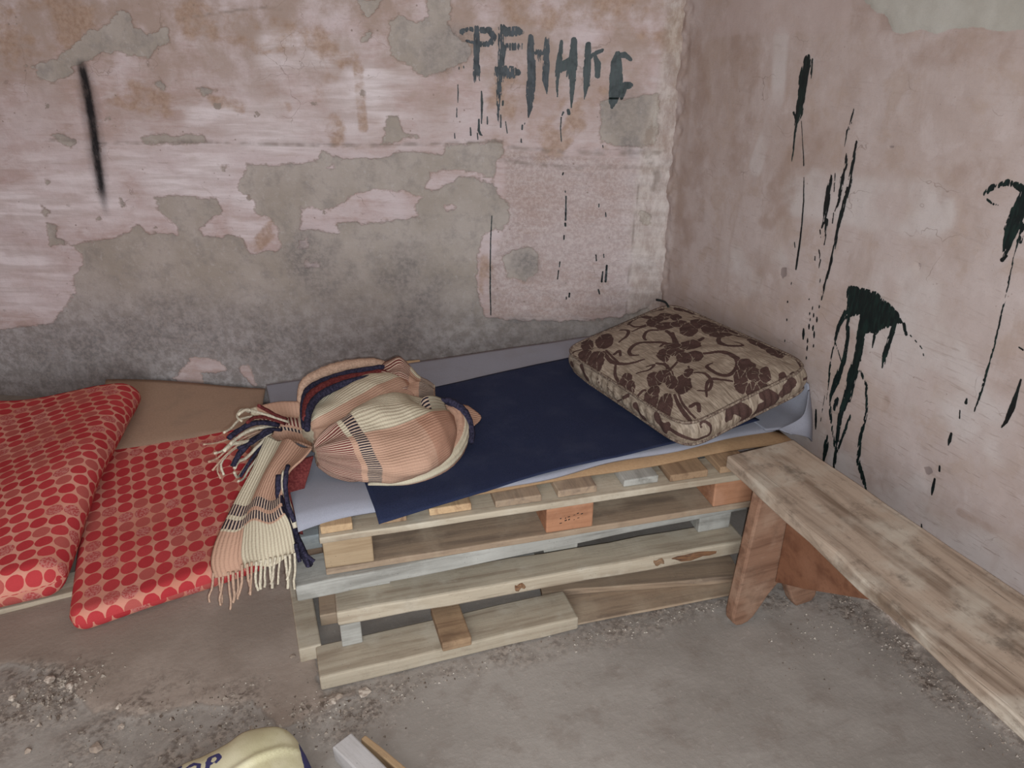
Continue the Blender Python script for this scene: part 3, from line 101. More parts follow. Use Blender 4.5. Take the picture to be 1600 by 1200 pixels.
TASSEL=[[[[-0.102,1.667,0.283],[-0.112,1.662,0.243],[-0.123,1.658,0.223],[-0.124,1.653,0.208]],0.002879818114815508,"pink"],[[[-0.09,1.659,0.286],[-0.094,1.655,0.241],[-0.094,1.65,0.216],[-0.098,1.645,0.199]],0.003066313810828381,"pink"],[[[-0.079,1.652,0.289],[-0.09,1.647,0.245],[-0.099,1.642,0.221],[-0.1,1.638,0.202]],0.0030572805190947,"pink"],[[[-0.068,1.644,0.292],[-0.073,1.639,0.24],[-0.075,1.635,0.208],[-0.08,1.63,0.188]],0.003032122741623088,"pink"],[[[-0.057,1.636,0.295],[-0.062,1.632,0.253],[-0.064,1.627,0.229],[-0.07,1.622,0.214]],0.0038560609016334395,"pink"],[[[-0.046,1.629,0.298],[-0.051,1.624,0.259],[-0.056,1.619,0.239],[-0.058,1.615,0.226]],0.0030133482090889414,"pink"],[[[-0.033,1.621,0.322],[-0.04,1.616,0.278],[-0.048,1.612,0.255],[-0.056,1.607,0.24]],0.003457166643504465,"pink"],[[[-0.021,1.613,0.327],[-0.025,1.609,0.285],[-0.023,1.604,0.26],[-0.028,1.599,0.246]],0.0038176529058683616,"pink"],[[[-0.01,1.606,0.333],[-0.018,1.601,0.289],[-0.024,1.596,0.265],[-0.027,1.592,0.248]],0.00299358472734593,"pink"],[[[0.001,1.598,0.338],[-0.007,1.594,0.299],[-0.009,1.589,0.277],[-0.007,1.584,0.262]],0.003551620894647884,"cream"],[[[0.012,1.591,0.344],[0.005,1.586,0.305],[0.0,1.581,0.284],[-0.001,1.577,0.27]],0.003996734649006535,"cream"],[[[0.023,1.583,0.349],[0.014,1.578,0.312],[0.012,1.574,0.292],[0.008,1.569,0.279]],0.00313156580195162,"cream"],[[[0.033,1.575,0.355],[0.027,1.571,0.315],[0.027,1.566,0.292],[0.025,1.561,0.277]],0.0038851781218367893,"cream"],[[[0.044,1.568,0.36],[0.034,1.563,0.325],[0.03,1.558,0.307],[0.023,1.554,0.296]],0.0035385184901544366,"cream"],[[[0.055,1.56,0.365],[0.046,1.555,0.328],[0.042,1.551,0.309],[0.039,1.546,0.296]],0.0028513734253384237,"cream"],[[[0.066,1.552,0.371],[0.064,1.548,0.326],[0.063,1.543,0.3],[0.059,1.538,0.283]],0.003951841109935541,"cream"],[[[0.076,1.545,0.376],[0.072,1.54,0.341],[0.066,1.535,0.325],[0.06,1.531,0.314]],0.0032925132172826506,"cream"],[[[0.087,1.537,0.382],[0.082,1.532,0.335],[0.075,1.528,0.308],[0.074,1.523,0.288]],0.0030296982457704872,"cream"],[[[0.089,1.69,0.508],[0.08,1.663,0.475],[0.082,1.637,0.435],[0.094,1.61,0.411],[0.102,1.583,0.38],[0.11,1.557,0.353],[0.116,1.53,0.34]],0.009,"black"],[[[0.101,1.69,0.516],[0.092,1.653,0.496],[0.096,1.617,0.463],[0.101,1.58,0.421]],0.006,"cream"],[[[0.112,1.69,0.528],[0.099,1.653,0.516],[0.093,1.617,0.473],[0.1,1.58,0.439]],0.006,"black"],[[[0.107,1.535,0.381],[0.116,1.527,0.368],[0.127,1.52,0.357]],0.005,"black"],[[[0.093,1.545,0.401],[0.094,1.538,0.372],[0.096,1.53,0.358]],0.005,"black"],[[[0.112,1.535,0.372],[0.112,1.527,0.358],[0.112,1.52,0.345]],0.005,"black"],[[[0.148,1.93,0.52],[0.113,1.907,0.554],[0.074,1.885,0.587],[0.043,1.863,0.614],[0.021,1.84,0.615]],0.0039000000000000003,"cream"],[[[0.143,1.93,0.531],[0.113,1.9,0.566],[0.09,1.87,0.601],[0.073,1.84,0.63]],0.00468,"maroon"],[[[0.136,1.93,0.518],[0.096,1.9,0.56],[0.063,1.87,0.584],[0.039,1.84,0.589]],0.00468,"maroon"],[[[0.119,1.93,0.518],[0.078,1.908,0.546],[0.042,1.885,0.558],[0.008,1.863,0.554],[-0.01,1.84,0.555]],0.007019999999999999,"black"],[[[0.11,1.93,0.512],[0.068,1.907,0.533],[0.034,1.885,0.538],[0.008,1.863,0.537],[-0.01,1.84,0.536]],0.00468,"cream"],[[[0.101,1.93,0.506],[0.073,1.908,0.508],[0.037,1.885,0.505],[0.004,1.862,0.486],[-0.013,1.84,0.472]],0.0078000000000000005,"black"],[[[0.1,1.93,0.498],[0.064,1.907,0.5],[0.03,1.885,0.51],[-0.007,1.863,0.523],[-0.028,1.84,0.519]],0.0054600000000000004,"cream"],[[[0.09,1.93,0.492],[0.052,1.907,0.473],[0.023,1.885,0.462],[0.001,1.863,0.467],[-0.011,1.84,0.463]],0.00468,"cream"],[[[0.086,1.93,0.485],[0.053,1.9,0.465],[0.029,1.87,0.456],[0.0,1.84,0.435]],0.00468,"black"],[[[0.081,1.93,0.474],[0.055,1.907,0.448],[0.022,1.885,0.423],[0.006,1.862,0.414],[-0.008,1.84,0.423]],0.0031200000000000004,"cream"],[[[0.085,1.93,0.517],[0.044,1.907,0.534],[-0.0,1.885,0.521],[-0.031,1.863,0.509],[-0.051,1.84,0.519]],0.0031200000000000004,"cream"],[[[0.079,1.93,0.511],[0.033,1.907,0.513],[-0.015,1.885,0.501],[-0.047,1.863,0.49],[-0.069,1.84,0.497]],0.0027300000000000002,"pink"],[[[0.072,1.93,0.504],[0.022,1.9,0.504],[-0.027,1.87,0.489],[-0.064,1.84,0.47]],0.0027300000000000002,"pink"],[[[0.066,1.93,0.498],[0.008,1.9,0.495],[-0.039,1.87,0.472],[-0.039,1.84,0.45]],0.0031200000000000004,"cream"],[[[0.059,1.93,0.507],[0.002,1.9,0.52],[-0.043,1.87,0.531],[-0.072,1.84,0.55]],0.00234,"pink"],[[[0.06,1.93,0.491],[-0.003,1.9,0.486],[-0.05,1.87,0.463],[-0.048,1.84,0.441]],0.00234,"pink"],[[[0.125,1.93,0.501],[0.083,1.9,0.526],[0.05,1.87,0.514],[0.007,1.84,0.521]],0.00468,"black"],[[[0.06,1.93,0.558],[0.024,1.9,0.571],[0.001,1.87,0.567],[-0.02,1.84,0.572]],0.0031200000000000004,"cream"],[[[0.052,1.93,0.571],[0.033,1.9,0.598],[0.018,1.87,0.597],[0.027,1.84,0.595]],0.0031200000000000004,"cream"],[[[0.046,1.93,0.438],[0.02,1.9,0.429],[-0.006,1.87,0.418],[-0.013,1.84,0.452]],0.0039000000000000003,"cream"]]
STONES=[(-0.084, 1.355, 0.016, 0.35, 'flat pale stone chip left of the sack, the largest loose one'), (-0.415, 1.498, 0.015, 0.4, 'pale stone lump on the dirt near the bottom left corner'), (-0.559, 1.554, 0.01, 0.6, 'small white stone in the bottom left dirt'), (-0.615, 1.74, 0.012, 0.5, 'grey lump at the left end of the dirt pile'), (-0.533, 1.767, 0.015, 0.6, 'rough grey clod on top of the dirt pile'), (-0.486, 1.719, 0.012, 0.6, 'brown clod beside the rough grey one in the dirt pile'), (-0.363, 1.542, 0.01, 0.5, 'small tan stone below the dirt pile'), (-0.371, 1.606, 0.009, 0.5, 'small grey stone right of the dirt pile'), (0.192, 1.42, 0.022, 0.25, 'flat grey flake at the corner of the front pallet board'), (0.135, 1.426, 0.012, 0.5, 'pale chip next to the flat grey flake by the pallet'), (0.114, 1.414, 0.013, 0.35, 'low pale flake in front of the pallet corner'), (0.045, 1.604, 0.01, 0.25, 'thin whitish flake left of the bottom pallet')]


# ------------------------------------------------------------------ numeric helpers
def hash2(i, j, seed):
    n = (i.astype(np.int64) * 374761393 + j.astype(np.int64) * 668265263 + seed * 974711) & 0x7fffffff
    n = (n ^ (n >> 13)) * 1274126177 & 0x7fffffff
    n = (n ^ (n >> 16)) & 0xffff
    return n / 65535.0


def vnoise(x, y, seed=0):
    xi, yi = np.floor(x), np.floor(y)
    xf, yf = x - xi, y - yi
    xf = xf * xf * (3 - 2 * xf)
    yf = yf * yf * (3 - 2 * yf)
    a, b = hash2(xi, yi, seed), hash2(xi + 1, yi, seed)
    c, d = hash2(xi, yi + 1, seed), hash2(xi + 1, yi + 1, seed)
    return (a * (1 - xf) + b * xf) * (1 - yf) + (c * (1 - xf) + d * xf) * yf - 0.5


def fbm(x, y, scale, octv=4, seed=0):
    o = 0
    amp = 1.0
    for k in range(octv):
        o = o + amp * vnoise(x * scale, y * scale, seed + k * 17)
        scale *= 2.03
        amp *= 0.5
    return o


def poly_sdf(X, Y, poly):
    """signed distance, positive inside"""
    P = np.array(poly)
    d2 = np.full(X.shape, 1e9)
    ins = np.zeros(X.shape, bool)
    n = len(P)
    for i in range(n):
        ax, ay = P[i]
        bx, by = P[(i + 1) % n]
        ex, ey = bx - ax, by - ay
        L = ex * ex + ey * ey + 1e-12
        t = np.clip(((X - ax) * ex + (Y - ay) * ey) / L, 0, 1)
        d2 = np.minimum(d2, (X - ax - t * ex) ** 2 + (Y - ay - t * ey) ** 2)
        if ay != by:
            c = ((ay > Y) != (by > Y)) & (X < (bx - ax) * (Y - ay) / (by - ay) + ax)
            ins ^= c
    d = np.sqrt(d2)
    return np.where(ins, d, -d)


def stroke_sdf(X, Y, st):
    """positive inside a stroke of points (x, y, half width)"""
    best = np.full(X.shape, -1e9)
    if len(st) == 1:
        st = st + st
    for (ax, ay, ar), (bx, by, br) in zip(st[:-1], st[1:]):
        ex, ey = bx - ax, by - ay
        L = ex * ex + ey * ey + 1e-12
        t = np.clip(((X - ax) * ex + (Y - ay) * ey) / L, 0, 1)
        d = np.sqrt((X - ax - t * ex) ** 2 + (Y - ay - t * ey) ** 2)
        best = np.maximum(best, ar + (br - ar) * t - d)
    return best


def local(fn, X, Y, shape, margin, default):
    pts = np.array([p[:2] for p in shape])
    lo, hi = pts.min(0) - margin, pts.max(0) + margin
    m = (X >= lo[0]) & (X <= hi[0]) & (Y >= lo[1]) & (Y <= hi[1])
    out = np.full(X.shape, float(default))
    if m.any():
        out[m] = fn(X[m], Y[m], shape)
    return out


def union_polys(X, Y, polys, margin=0.12):
    o = np.full(X.shape, -margin)
    for p in polys:
        o = np.maximum(o, local(poly_sdf, X, Y, p, margin, -margin))
    return o


def soft_strokes(X, Y, strokes, soft=1.2):
    """0..1 blotches round the strokes"""
    o = np.zeros(X.shape)
    for s in strokes:
        r = max(p[2] for p in s)
        d = local(stroke_sdf, X, Y, s, r * (1 + soft) + 0.01, -9)
        m = np.clip(1 + d / (r * soft), 0, 1)
        o = np.maximum(o, m * m * (3 - 2 * m))
    return o


def smooth(a, b, x):
    t = np.clip((x - a) / (b - a), 0, 1)
    return t * t * (3 - 2 * t)


# ------------------------------------------------------------------ object helpers
def link(name, me, mat=None, parent=None):
    o = bpy.data.objects.new(name, me)
    COL.objects.link(o)
    if mat is not None:
        me.materials.append(mat)
    if parent is not None:
        o.parent = parent
    return o


def mesh(name, V, F, mat=None, parent=None, smoothed=True, uv=None, attrs=None):
    me = bpy.data.meshes.new(name)
    me.from_pydata([tuple(map(float, v)) for v in V], [], [tuple(map(int, f)) for f in F])
    if smoothed:
        me.polygons.foreach_set('use_smooth', [True] * len(me.polygons))
    if uv is not None:
        lay = me.uv_layers.new(name='UVMap')
        li = np.zeros(len(me.loops), np.int32)
        me.loops.foreach_get('vertex_index', li)
        lay.data.foreach_set('uv', np.asarray(uv, np.float32)[li].ravel())
    if attrs:
        for k, v in attrs.items():
            a = me.attributes.new(k, 'FLOAT', 'POINT')
            a.data.foreach_set('value', np.asarray(v, np.float32).ravel())
    me.update()
    return link(name, me, mat, parent)


def grid_faces(nx, ny, wrap=False):
    F = []
    for j in range(ny - 1):
        for i in range(nx - 1):
            a = j * nx + i
            F.append((a, a + 1, a + nx + 1, a + nx))
        if wrap:
            a = j * nx + nx - 1
            F.append((a, j * nx, (j + 1) * nx, a + nx))
    return F


def empty(name, loc=(0, 0, 0), rz=0.0):
    o = bpy.data.objects.new(name, None)
    o.empty_display_size = 0.1
    o.location = loc
    o.rotation_euler = (0, 0, rz)
    COL.objects.link(o)
    return o


def tag(o, label=None, cat=None, group=None, kind=None):
    if label:
        o['label'] = label
    if cat:
        o['category'] = cat
    if group:
        o['group'] = group
    if kind:
        o['kind'] = kind
    return o


def solidify(o, t, offset=-1):
    m = o.modifiers.new('thick', 'SOLIDIFY')
    m.thickness = t
    m.offset = offset
    return m


def beam(name, size, mat, parent=None, loc=(0, 0, 0), rz=0.0, rx=0.0, ry=0.0, bev=0.003, wob=0.0012, seed=None, cuts=None):
    """a sawn board: long axis local X, origin at its centre"""
    rnd = random.Random(seed if seed is not None else int(abs(size[0] * 7919 + size[1] * 104729 + loc[0] * 1299709 + loc[1] * 15485863) * 100) & 0xffff)
    bm = bmesh.new()
    bmesh.ops.create_cube(bm, size=1.0)
    bmesh.ops.scale(bm, vec=size, verts=bm.verts)
    n = cuts if cuts is not None else max(1, int(size[0] / 0.09))
    long_e = [e for e in bm.edges if abs(e.verts[0].co.x - e.verts[1].co.x) > 1e-6]
    if n > 1:
        bmesh.ops.subdivide_edges(bm, edges=long_e, cuts=n - 1, use_grid_fill=True)
    for v in bm.verts:
        v.co.y += rnd.uniform(-wob, wob)
        v.co.z += rnd.uniform(-wob, wob) * 0.5
    sharp = [e for e in bm.edges if len(e.link_faces) == 2 and e.calc_face_angle(0) > 0.6]
    bmesh.ops.bevel(bm, geom=sharp, offset=bev, segments=2, affect='EDGES', profile=0.5)
    me = bpy.data.meshes.new(name)
    bm.to_mesh(me)
    bm.free()
    o = link(name, me, mat, parent)
    o.location = loc
    o.rotation_euler = (rx, ry, rz)
    return o


def prism(name, outline, t, mat, parent=None, bev=0.003, plane='xz'):
    """outline in a plane, thickness t along the third axis (centred)"""
    bm = bmesh.new()
    def P(a, b, c):
        return {'xz': (a, c, b), 'yz': (c, a, b), 'xy': (a, b, c)}[plane]
    va = [bm.verts.new(P(a, b, -t / 2)) for a, b in outline]
    vb = [bm.verts.new(P(a, b, t / 2)) for a, b in outline]
    bm.faces.new(va)
    bm.faces.new(list(reversed(vb)))
    n = len(va)
    for i in range(n):
        bm.faces.new((va[i], va[(i + 1) % n], vb[(i + 1) % n], vb[i]))
    bmesh.ops.recalc_face_normals(bm, faces=bm.faces)
    if bev:
        sharp = [e for e in bm.edges if len(e.link_faces) == 2 and e.calc_face_angle(0) > 0.6]
        bmesh.ops.bevel(bm, geom=sharp, offset=bev, segments=2, affect='EDGES', profile=0.5)
    me = bpy.data.meshes.new(name)
    bm.to_mesh(me)
    bm.free()
    return link(name, me, mat, parent)


def resample(ctrl, nu, nv):
    """Catmull-Rom through a control grid -> (nv, nu, 3)"""
    A = np.array(ctrl, float)

    def along(A, n):
        m = len(A)
        t = np.linspace(0, m - 1, n)
        i = np.minimum(t.astype(int), m - 2)
        f = (t - i).reshape((-1,) + (1,) * (A.ndim - 1))
        p0 = A[np.maximum(i - 1, 0)]
        p1 = A[i]
        p2 = A[i + 1]
        p3 = A[np.minimum(i + 2, m - 1)]
        return 0.5 * (2 * p1 + (p2 - p0) * f + (2 * p0 - 5 * p1 + 4 * p2 - p3) * f ** 2 + (3 * p1 - p0 - 3 * p2 + p3) * f ** 3)
    B = along(A, nv)
    return along(B.transpose(1, 0, 2), nu).transpose(1, 0, 2)


def spline(pts, n):
    A = np.array(pts, float)
    return resample(A[:, None, :].repeat(2, 1), 2, n)[:, 0, :]


def sheet(name, P, mat, parent=None, u0=0.0, v0=0.0, thick=0.004, offset=-1, su=1.0, sv=1.0, swap=False):
    nv, nu = P.shape[:2]
    du = np.linalg.norm(np.diff(P, axis=1), axis=2).mean(0)
    dv = np.linalg.norm(np.diff(P, axis=0), axis=2).mean(1)
    U = np.concatenate([[0], np.cumsum(du)]) * su + u0
    Vv = np.concatenate([[0], np.cumsum(dv)]) * sv + v0
    uv = np.stack(np.meshgrid(U, Vv), -1).reshape(-1, 2)
    if swap:
        uv = uv[:, ::-1]
    o = mesh(name, P.reshape(-1, 3), grid_faces(nu, nv), mat, parent, True, uv)
    if thick:
        solidify(o, thick, offset)
    return o


def tube(name, pts, rad, mat, parent=None, sides=6, n=None, flat=1.0, jitter=0.0, seed=1):
    pts = np.array(pts, float)
    if pts.shape[1] == 4:
        rr = pts[:, 3]
    else:
        rr = np.full(len(pts), rad)
    n = n or max(6, len(pts) * 3)
    S = spline(np.c_[pts[:, :3], rr], n)
    C, R = S[:, :3], S[:, 3]
    T = np.gradient(C, axis=0)
    T /= np.linalg.norm(T, axis=1)[:, None] + 1e-9
    up = np.array([0, 0, 1.0])
    V = []
    uv = []
    rng = np.random.RandomState(seed)
    ln = 0
    for k in range(n):
        a = np.cross(T[k], up)
        if np.linalg.norm(a) < 1e-3:
            a = np.array([1.0, 0, 0])
        a /= np.linalg.norm(a)
        b = np.cross(a, T[k])
        if k:
            ln += np.linalg.norm(C[k] - C[k - 1])
        for s in range(sides):
            th = 2 * PI * s / sides
            r = R[k] * (1 + jitter * rng.uniform(-1, 1))
            V.append(C[k] + a * math.cos(th) * r + b * math.sin(th) * r * flat)
            uv.append((ln, s / sides * 2 * PI * R[k]))
    F = grid_faces(sides, n, wrap=True)
    V.append(C[0])
    V.append(C[-1])
    uv += [(0, 0), (ln, 0)]
    for s in range(sides):
        F.append((len(V) - 2, (s + 1) % sides, s))
        F.append((len(V) - 1, (n - 1) * sides + s, (n - 1) * sides + (s + 1) % sides))
    return mesh(name, V, F, mat, parent, True, uv)


# ------------------------------------------------------------------ node helpers
def lin(c):
    return c / 12.92 if c <= 0.04045 else ((c + 0.055) / 1.055) ** 2.4


def rgb(r, g, b, k=1.0):
    """colour from 0..255 sRGB, scaled in linear light"""
    return (min(1, lin(r / 255) * k), min(1, lin(g / 255) * k), min(1, lin(b / 255) * k), 1)


class Mat:
    def __init__(self, name, rough=0.85, spec=0.25):
        self.m = bpy.data.materials.new(name)
        self.m.use_nodes = True
        self.t = self.m.node_tree
        self.b = self.t.nodes['Principled BSDF']
        self.b.inputs['Roughness'].default_value = rough
        self.b.inputs['Specular IOR Level'].default_value = spec

    def n(self, typ, **kw):
        o = self.t.nodes.new(typ)
        for k, v in kw.items():
            setattr(o, k, v)
        return o

    def put(self, sock, v):
        if hasattr(v, 'is_output'):
            self.t.links.new(v, sock)
        elif v is not None:
            sock.default_value = v

    def math(self, op, a, b=None, c=None, clamp=False):
        o = self.n('ShaderNodeMath', operation=op, use_clamp=clamp)
        self.put(o.inputs[0], a)
        if b is not None:
            self.put(o.inputs[1], b)
        if c is not None:
            self.put(o.inputs[2], c)
        return o.outputs[0]

    def add(self, a, b):
        return self.math('ADD', a, b)

    def mul(self, a, b):
        return self.math('MULTIPLY', a, b)

    def step(self, a, lo, hi, t0=0.0, t1=1.0, smooth=True):
        o = self.n('ShaderNodeMapRange', interpolation_type='SMOOTHSTEP' if smooth else 'LINEAR')
        o.clamp = True
        self.put(o.inputs['Value'], a)
        for k, v in (('From Min', lo), ('From Max', hi), ('To Min', t0), ('To Max', t1)):
            self.put(o.inputs[k], v)
        return o.outputs[0]

    def mix(self, f, a, b, blend='MIX'):
        o = self.n('ShaderNodeMix', data_type='RGBA', blend_type=blend)
        self.put(o.inputs[0], f)
        self.put(o.inputs[6], a)
        self.put(o.inputs[7], b)
        return o.outputs[2]

    def attr(self, name):
        return self.n('ShaderNodeAttribute', attribute_name=name).outputs['Fac']

    def coord(self, which='Object'):
        return self.n('ShaderNodeTexCoord').outputs[which]

    def scale(self, vec, s, loc=(0, 0, 0)):
        o = self.n('ShaderNodeMapping')
        self.put(o.inputs['Vector'], vec)
        o.inputs['Scale'].default_value = s
        self.put(o.inputs['Location'], loc)
        return o.outputs[0]

    def noise(self, vec, scale, detail=4, rough=0.55, dist=0.0):
        o = self.n('ShaderNodeTexNoise')
        self.put(o.inputs['Vector'], vec)
        o.inputs['Scale'].default_value = scale
        o.inputs['Detail'].default_value = detail
        o.inputs['Roughness'].default_value = rough
        o.inputs['Distortion'].default_value = dist
        return o.outputs['Fac']

    def voro(self, vec, scale, feature='F1', out='Distance'):
        o = self.n('ShaderNodeTexVoronoi', feature=feature)
        self.put(o.inputs['Vector'], vec)
        o.inputs['Scale'].default_value = scale
        return o.outputs[out]

    def warp(self, vec, scale, amt):
        nz = self.n('ShaderNodeTexNoise')
        self.put(nz.inputs['Vector'], vec)
        nz.inputs['Scale'].default_value = scale
        nz.inputs['Detail'].default_value = 4
        o = self.n('ShaderNodeVectorMath', operation='MULTIPLY_ADD')
        self.put(o.inputs[0], nz.outputs['Color'])
        o.inputs[1].default_value = (amt, amt, amt)
        self.put(o.inputs[2], vec)
        return o.outputs[0]

    def sep(self, vec):
        o = self.n('ShaderNodeSeparateXYZ')
        self.put(o.inputs[0], vec)
        return o.outputs

    def comb(self, x, y, z):
        o = self.n('ShaderNodeCombineXYZ')
        for s, v in zip(o.inputs, (x, y, z)):
            self.put(s, v)
        return o.outputs[0]

    def bump(self, h, strength=0.5, dist=0.002):
        o = self.n('ShaderNodeBump')
        o.inputs['Strength'].default_value = strength
        o.inputs['Distance'].default_value = dist
        self.put(o.inputs['Height'], h)
        self.put(self.b.inputs['Normal'], o.outputs[0])

    def color(self, c):
        self.put(self.b.inputs['Base Color'], c)
        return self.m


K = 1.55   # photo colour -> surface colour


def C_(r, g, b, k=1.0):
    return rgb(r, g, b, K * k)


def wood_mat(name, base, dark, light, grain=1.0, dirt=0.35, rough=0.8, edge=None):
    base, dark, light = [tuple(v * 0.84 for v in q[:3]) + (1,) for q in (base, dark, light)]
    M = Mat(name, rough)
    oi = M.n('ShaderNodeObjectInfo').outputs['Random']
    off = M.comb(M.mul(oi, 13.7), M.mul(oi, 7.1), M.mul(oi, 3.3))
    o = M.n('ShaderNodeVectorMath', operation='ADD')
    M.put(o.inputs[0], M.coord('Object'))
    M.put(o.inputs[1], off)
    p = o.outputs[0]
    g1 = M.noise(M.scale(p, (2.2 * grain, 34 * grain, 34 * grain)), 1.0, 5, 0.6, 0.5)
    g2 = M.noise(M.scale(p, (6 * grain, 150 * grain, 150 * grain)), 1.0, 3, 0.6)
    big = M.noise(p, 7.0, 4, 0.6)
    fine = M.noise(p, 90, 3, 0.6)
    mott = M.noise(M.scale(p, (14, 34, 34)), 1.0, 6, 0.75)
    c = M.mix(M.step(g1, 0.30, 0.58), dark, base)
    c = M.mix(M.step(big, 0.46, 0.70), c, light)
    c = M.mix(M.mul(M.step(mott, 0.44, 0.30), 0.45), c, dark)
    c = M.mix(M.mul(M.step(mott, 0.56, 0.70), 0.45), c, light)
    c = M.mix(M.mul(M.step(g2, 0.5, 0.72), 0.3), c, dark)
    crack = M.noise(M.scale(p, (3.5, 90, 90)), 1.0, 3, 0.6, 1.0)
    c = M.mix(M.mul(M.step(crack, 0.66, 0.72), 0.5 * min(1, dirt * 2.5)), c, M.mix(0.7, dark, (0.02, 0.016, 0.012, 1)))
    d = M.mul(M.step(M.noise(p, 16, 5, 0.7), 0.52, 0.72), dirt)
    c = M.mix(d, c, M.mix(0.6, dark, (0.03, 0.025, 0.02, 1)))
    spk = M.step(M.voro(p, 95), 0.05, 0.14, 1.0, 0.0)
    spk = M.mul(spk, M.step(M.noise(p, 18, 2), 0.47, 0.56))
    c = M.mix(M.mul(spk, 0.55), c, (0.035, 0.03, 0.028, 1))
    # per-board shift
    hv = M.n('ShaderNodeHueSaturation')
    M.put(hv.inputs['Value'], M.step(oi, 0, 1, 0.88, 1.12, False))
    hv.inputs['Saturation'].default_value = 1.0
    M.put(hv.inputs['Color'], c)
    M.bump(M.add(M.mul(g1, 0.5), M.add(M.mul(g2, 0.5), M.mul(fine, 0.4))), 0.5, 0.002)
    return M.color(hv.outputs[0])


# ------------------------------------------------------------------ materials: wood, cloth, paint
WD_GREY = wood_mat('weathered_grey_wood', C_(144, 139, 132), C_(116, 111, 104), C_(154, 149, 142), 1.0, 0.22)
WD_BLUE = wood_mat('bluish_grey_wood', C_(136, 138, 138), C_(104, 106, 106), C_(154, 154, 150), 1.0, 0.3)
WD_PALE = wood_mat('pale_pine', C_(156, 142, 124), C_(132, 116, 99), C_(164, 152, 136), 1.0, 0.2)
WD_TAN = wood_mat('tan_pine', C_(158, 130, 100), C_(126, 98, 74), C_(170, 142, 110), 1.0, 0.25)
WD_DUST = wood_mat('dusty_board', C_(140, 118, 98), C_(112, 94, 80), C_(152, 132, 112), 1.0, 0.2)
WD_BROWN = wood_mat('brown_board', C_(134, 108, 84), C_(104, 80, 62), C_(150, 122, 94), 1.0, 0.25)
WD_BLOCK = wood_mat('yellow_block', C_(138, 117, 93), C_(122, 100, 77), C_(146, 126, 103), 1.2, 0.15)
WD_ORANGE = wood_mat('orange_block', C_(146, 102, 76), C_(122, 82, 60), C_(154, 112, 88), 1.0, 0.2)
WD_LEG = wood_mat('bench_leg_wood', C_(124, 92, 74), C_(92, 64, 50), C_(138, 110, 92), 0.8, 0.3, 0.6)
WD_BRACE = wood_mat('bench_brace_wood', C_(114, 76, 56), C_(92, 58, 42), C_(122, 84, 64), 0.5, 0.15, 0.6)
WD_SEAT = wood_mat('bench_plank_wood', C_(150, 131, 115), C_(100, 82, 68), C_(160, 147, 133), 0.6, 0.6)
WD_WHITE = wood_mat('whitewashed_wood', C_(158, 150, 147), C_(138, 130, 126), C_(166, 160, 158), 0.8, 0.15)


def cloth_mat(name, c1, c2, scale=420, amount=0.5, rough=0.9, mottled=0.25, mot=None):
    M = Mat(name, rough, 0.15)
    p = M.coord('Object')
    w = M.noise(p, scale, 2)
    big = M.noise(p, 9, 4, 0.6)
    c = M.mix(M.step(w, 0.35, 0.65), c1, c2)
    if mot:
        c = M.mix(M.mul(M.step(big, 0.45, 0.75), mottled), c, mot)
    M.bump(M.add(w, M.mul(M.noise(p, 30, 3), 0.8)), amount, 0.0015)
    return M.color(c)


NAVY = cloth_mat('navy_cloth', C_(25, 29, 46), C_(32, 36, 56), 500, 0.35, 0.9, 0.5, C_(42, 45, 60))
WHITE = cloth_mat('white_sheet_cloth', C_(113, 111, 118), C_(119, 117, 124), 500, 0.25, 0.9, 0.3, C_(104, 98, 96))
CARDB = cloth_mat('corrugated_cardboard', C_(124, 97, 72), C_(130, 103, 77), 120, 0.25, 0.85, 0.4, C_(110, 88, 68))
PANEL_M = cloth_mat('brown_fibreboard', C_(138, 112, 94), C_(144, 118, 100), 160, 0.25, 0.85, 0.6, C_(124, 104, 90))


def paint_mat(name, c1, c2):
    M = Mat(name, 0.5, 0.4)
    p = M.coord('Object')
    f = M.noise(M.scale(p, (120, 120, 24)), 1.0, 4, 0.6)
    c = M.mix(M.step(f, 0.42, 0.68), c1, c2)
    M.bump(f, 0.5, 0.001)
    return M.color(c)


PAINT_BLUE = paint_mat('dark_blue_green_paint', C_(15, 18, 22), C_(28, 31, 38))
PAINT_GREEN = paint_mat('dark_green_paint', C_(8, 16, 16), C_(15, 29, 26))
PAINT_DARK = paint_mat('near_black_green_paint', C_(9, 11, 12), C_(11, 21, 20))

# ------------------------------------------------------------------ setting: back wall
WU = np.r_[np.arange(-0.02, 3.02, 0.0065), np.arange(3.1, 4.75, 0.15)]
WZ = np.r_[np.arange(-0.05, 1.66, 0.0065), np.arange(1.72, 2.66, 0.1)]


class Surface:
    """a height field over a plane that can be sampled again for paint laid on it"""
    def __init__(self, U, Z, H):
        self.U, self.Z, self.H = U, Z, H

    def at(self, u, z):
        U, Z, H = self.U, self.Z, self.H
        i = np.clip(np.searchsorted(U, u) - 1, 0, len(U) - 2)
        j = np.clip(np.searchsorted(Z, z) - 1, 0, len(Z) - 2)
        a = np.clip((u - U[i]) / (U[i + 1] - U[i]), 0, 1)
        b = np.clip((z - Z[j]) / (Z[j + 1] - Z[j]), 0, 1)
        return (H[j, i] * (1 - a) + H[j, i + 1] * a) * (1 - b) + (H[j + 1, i] * (1 - a) + H[j + 1, i + 1] * a) * b


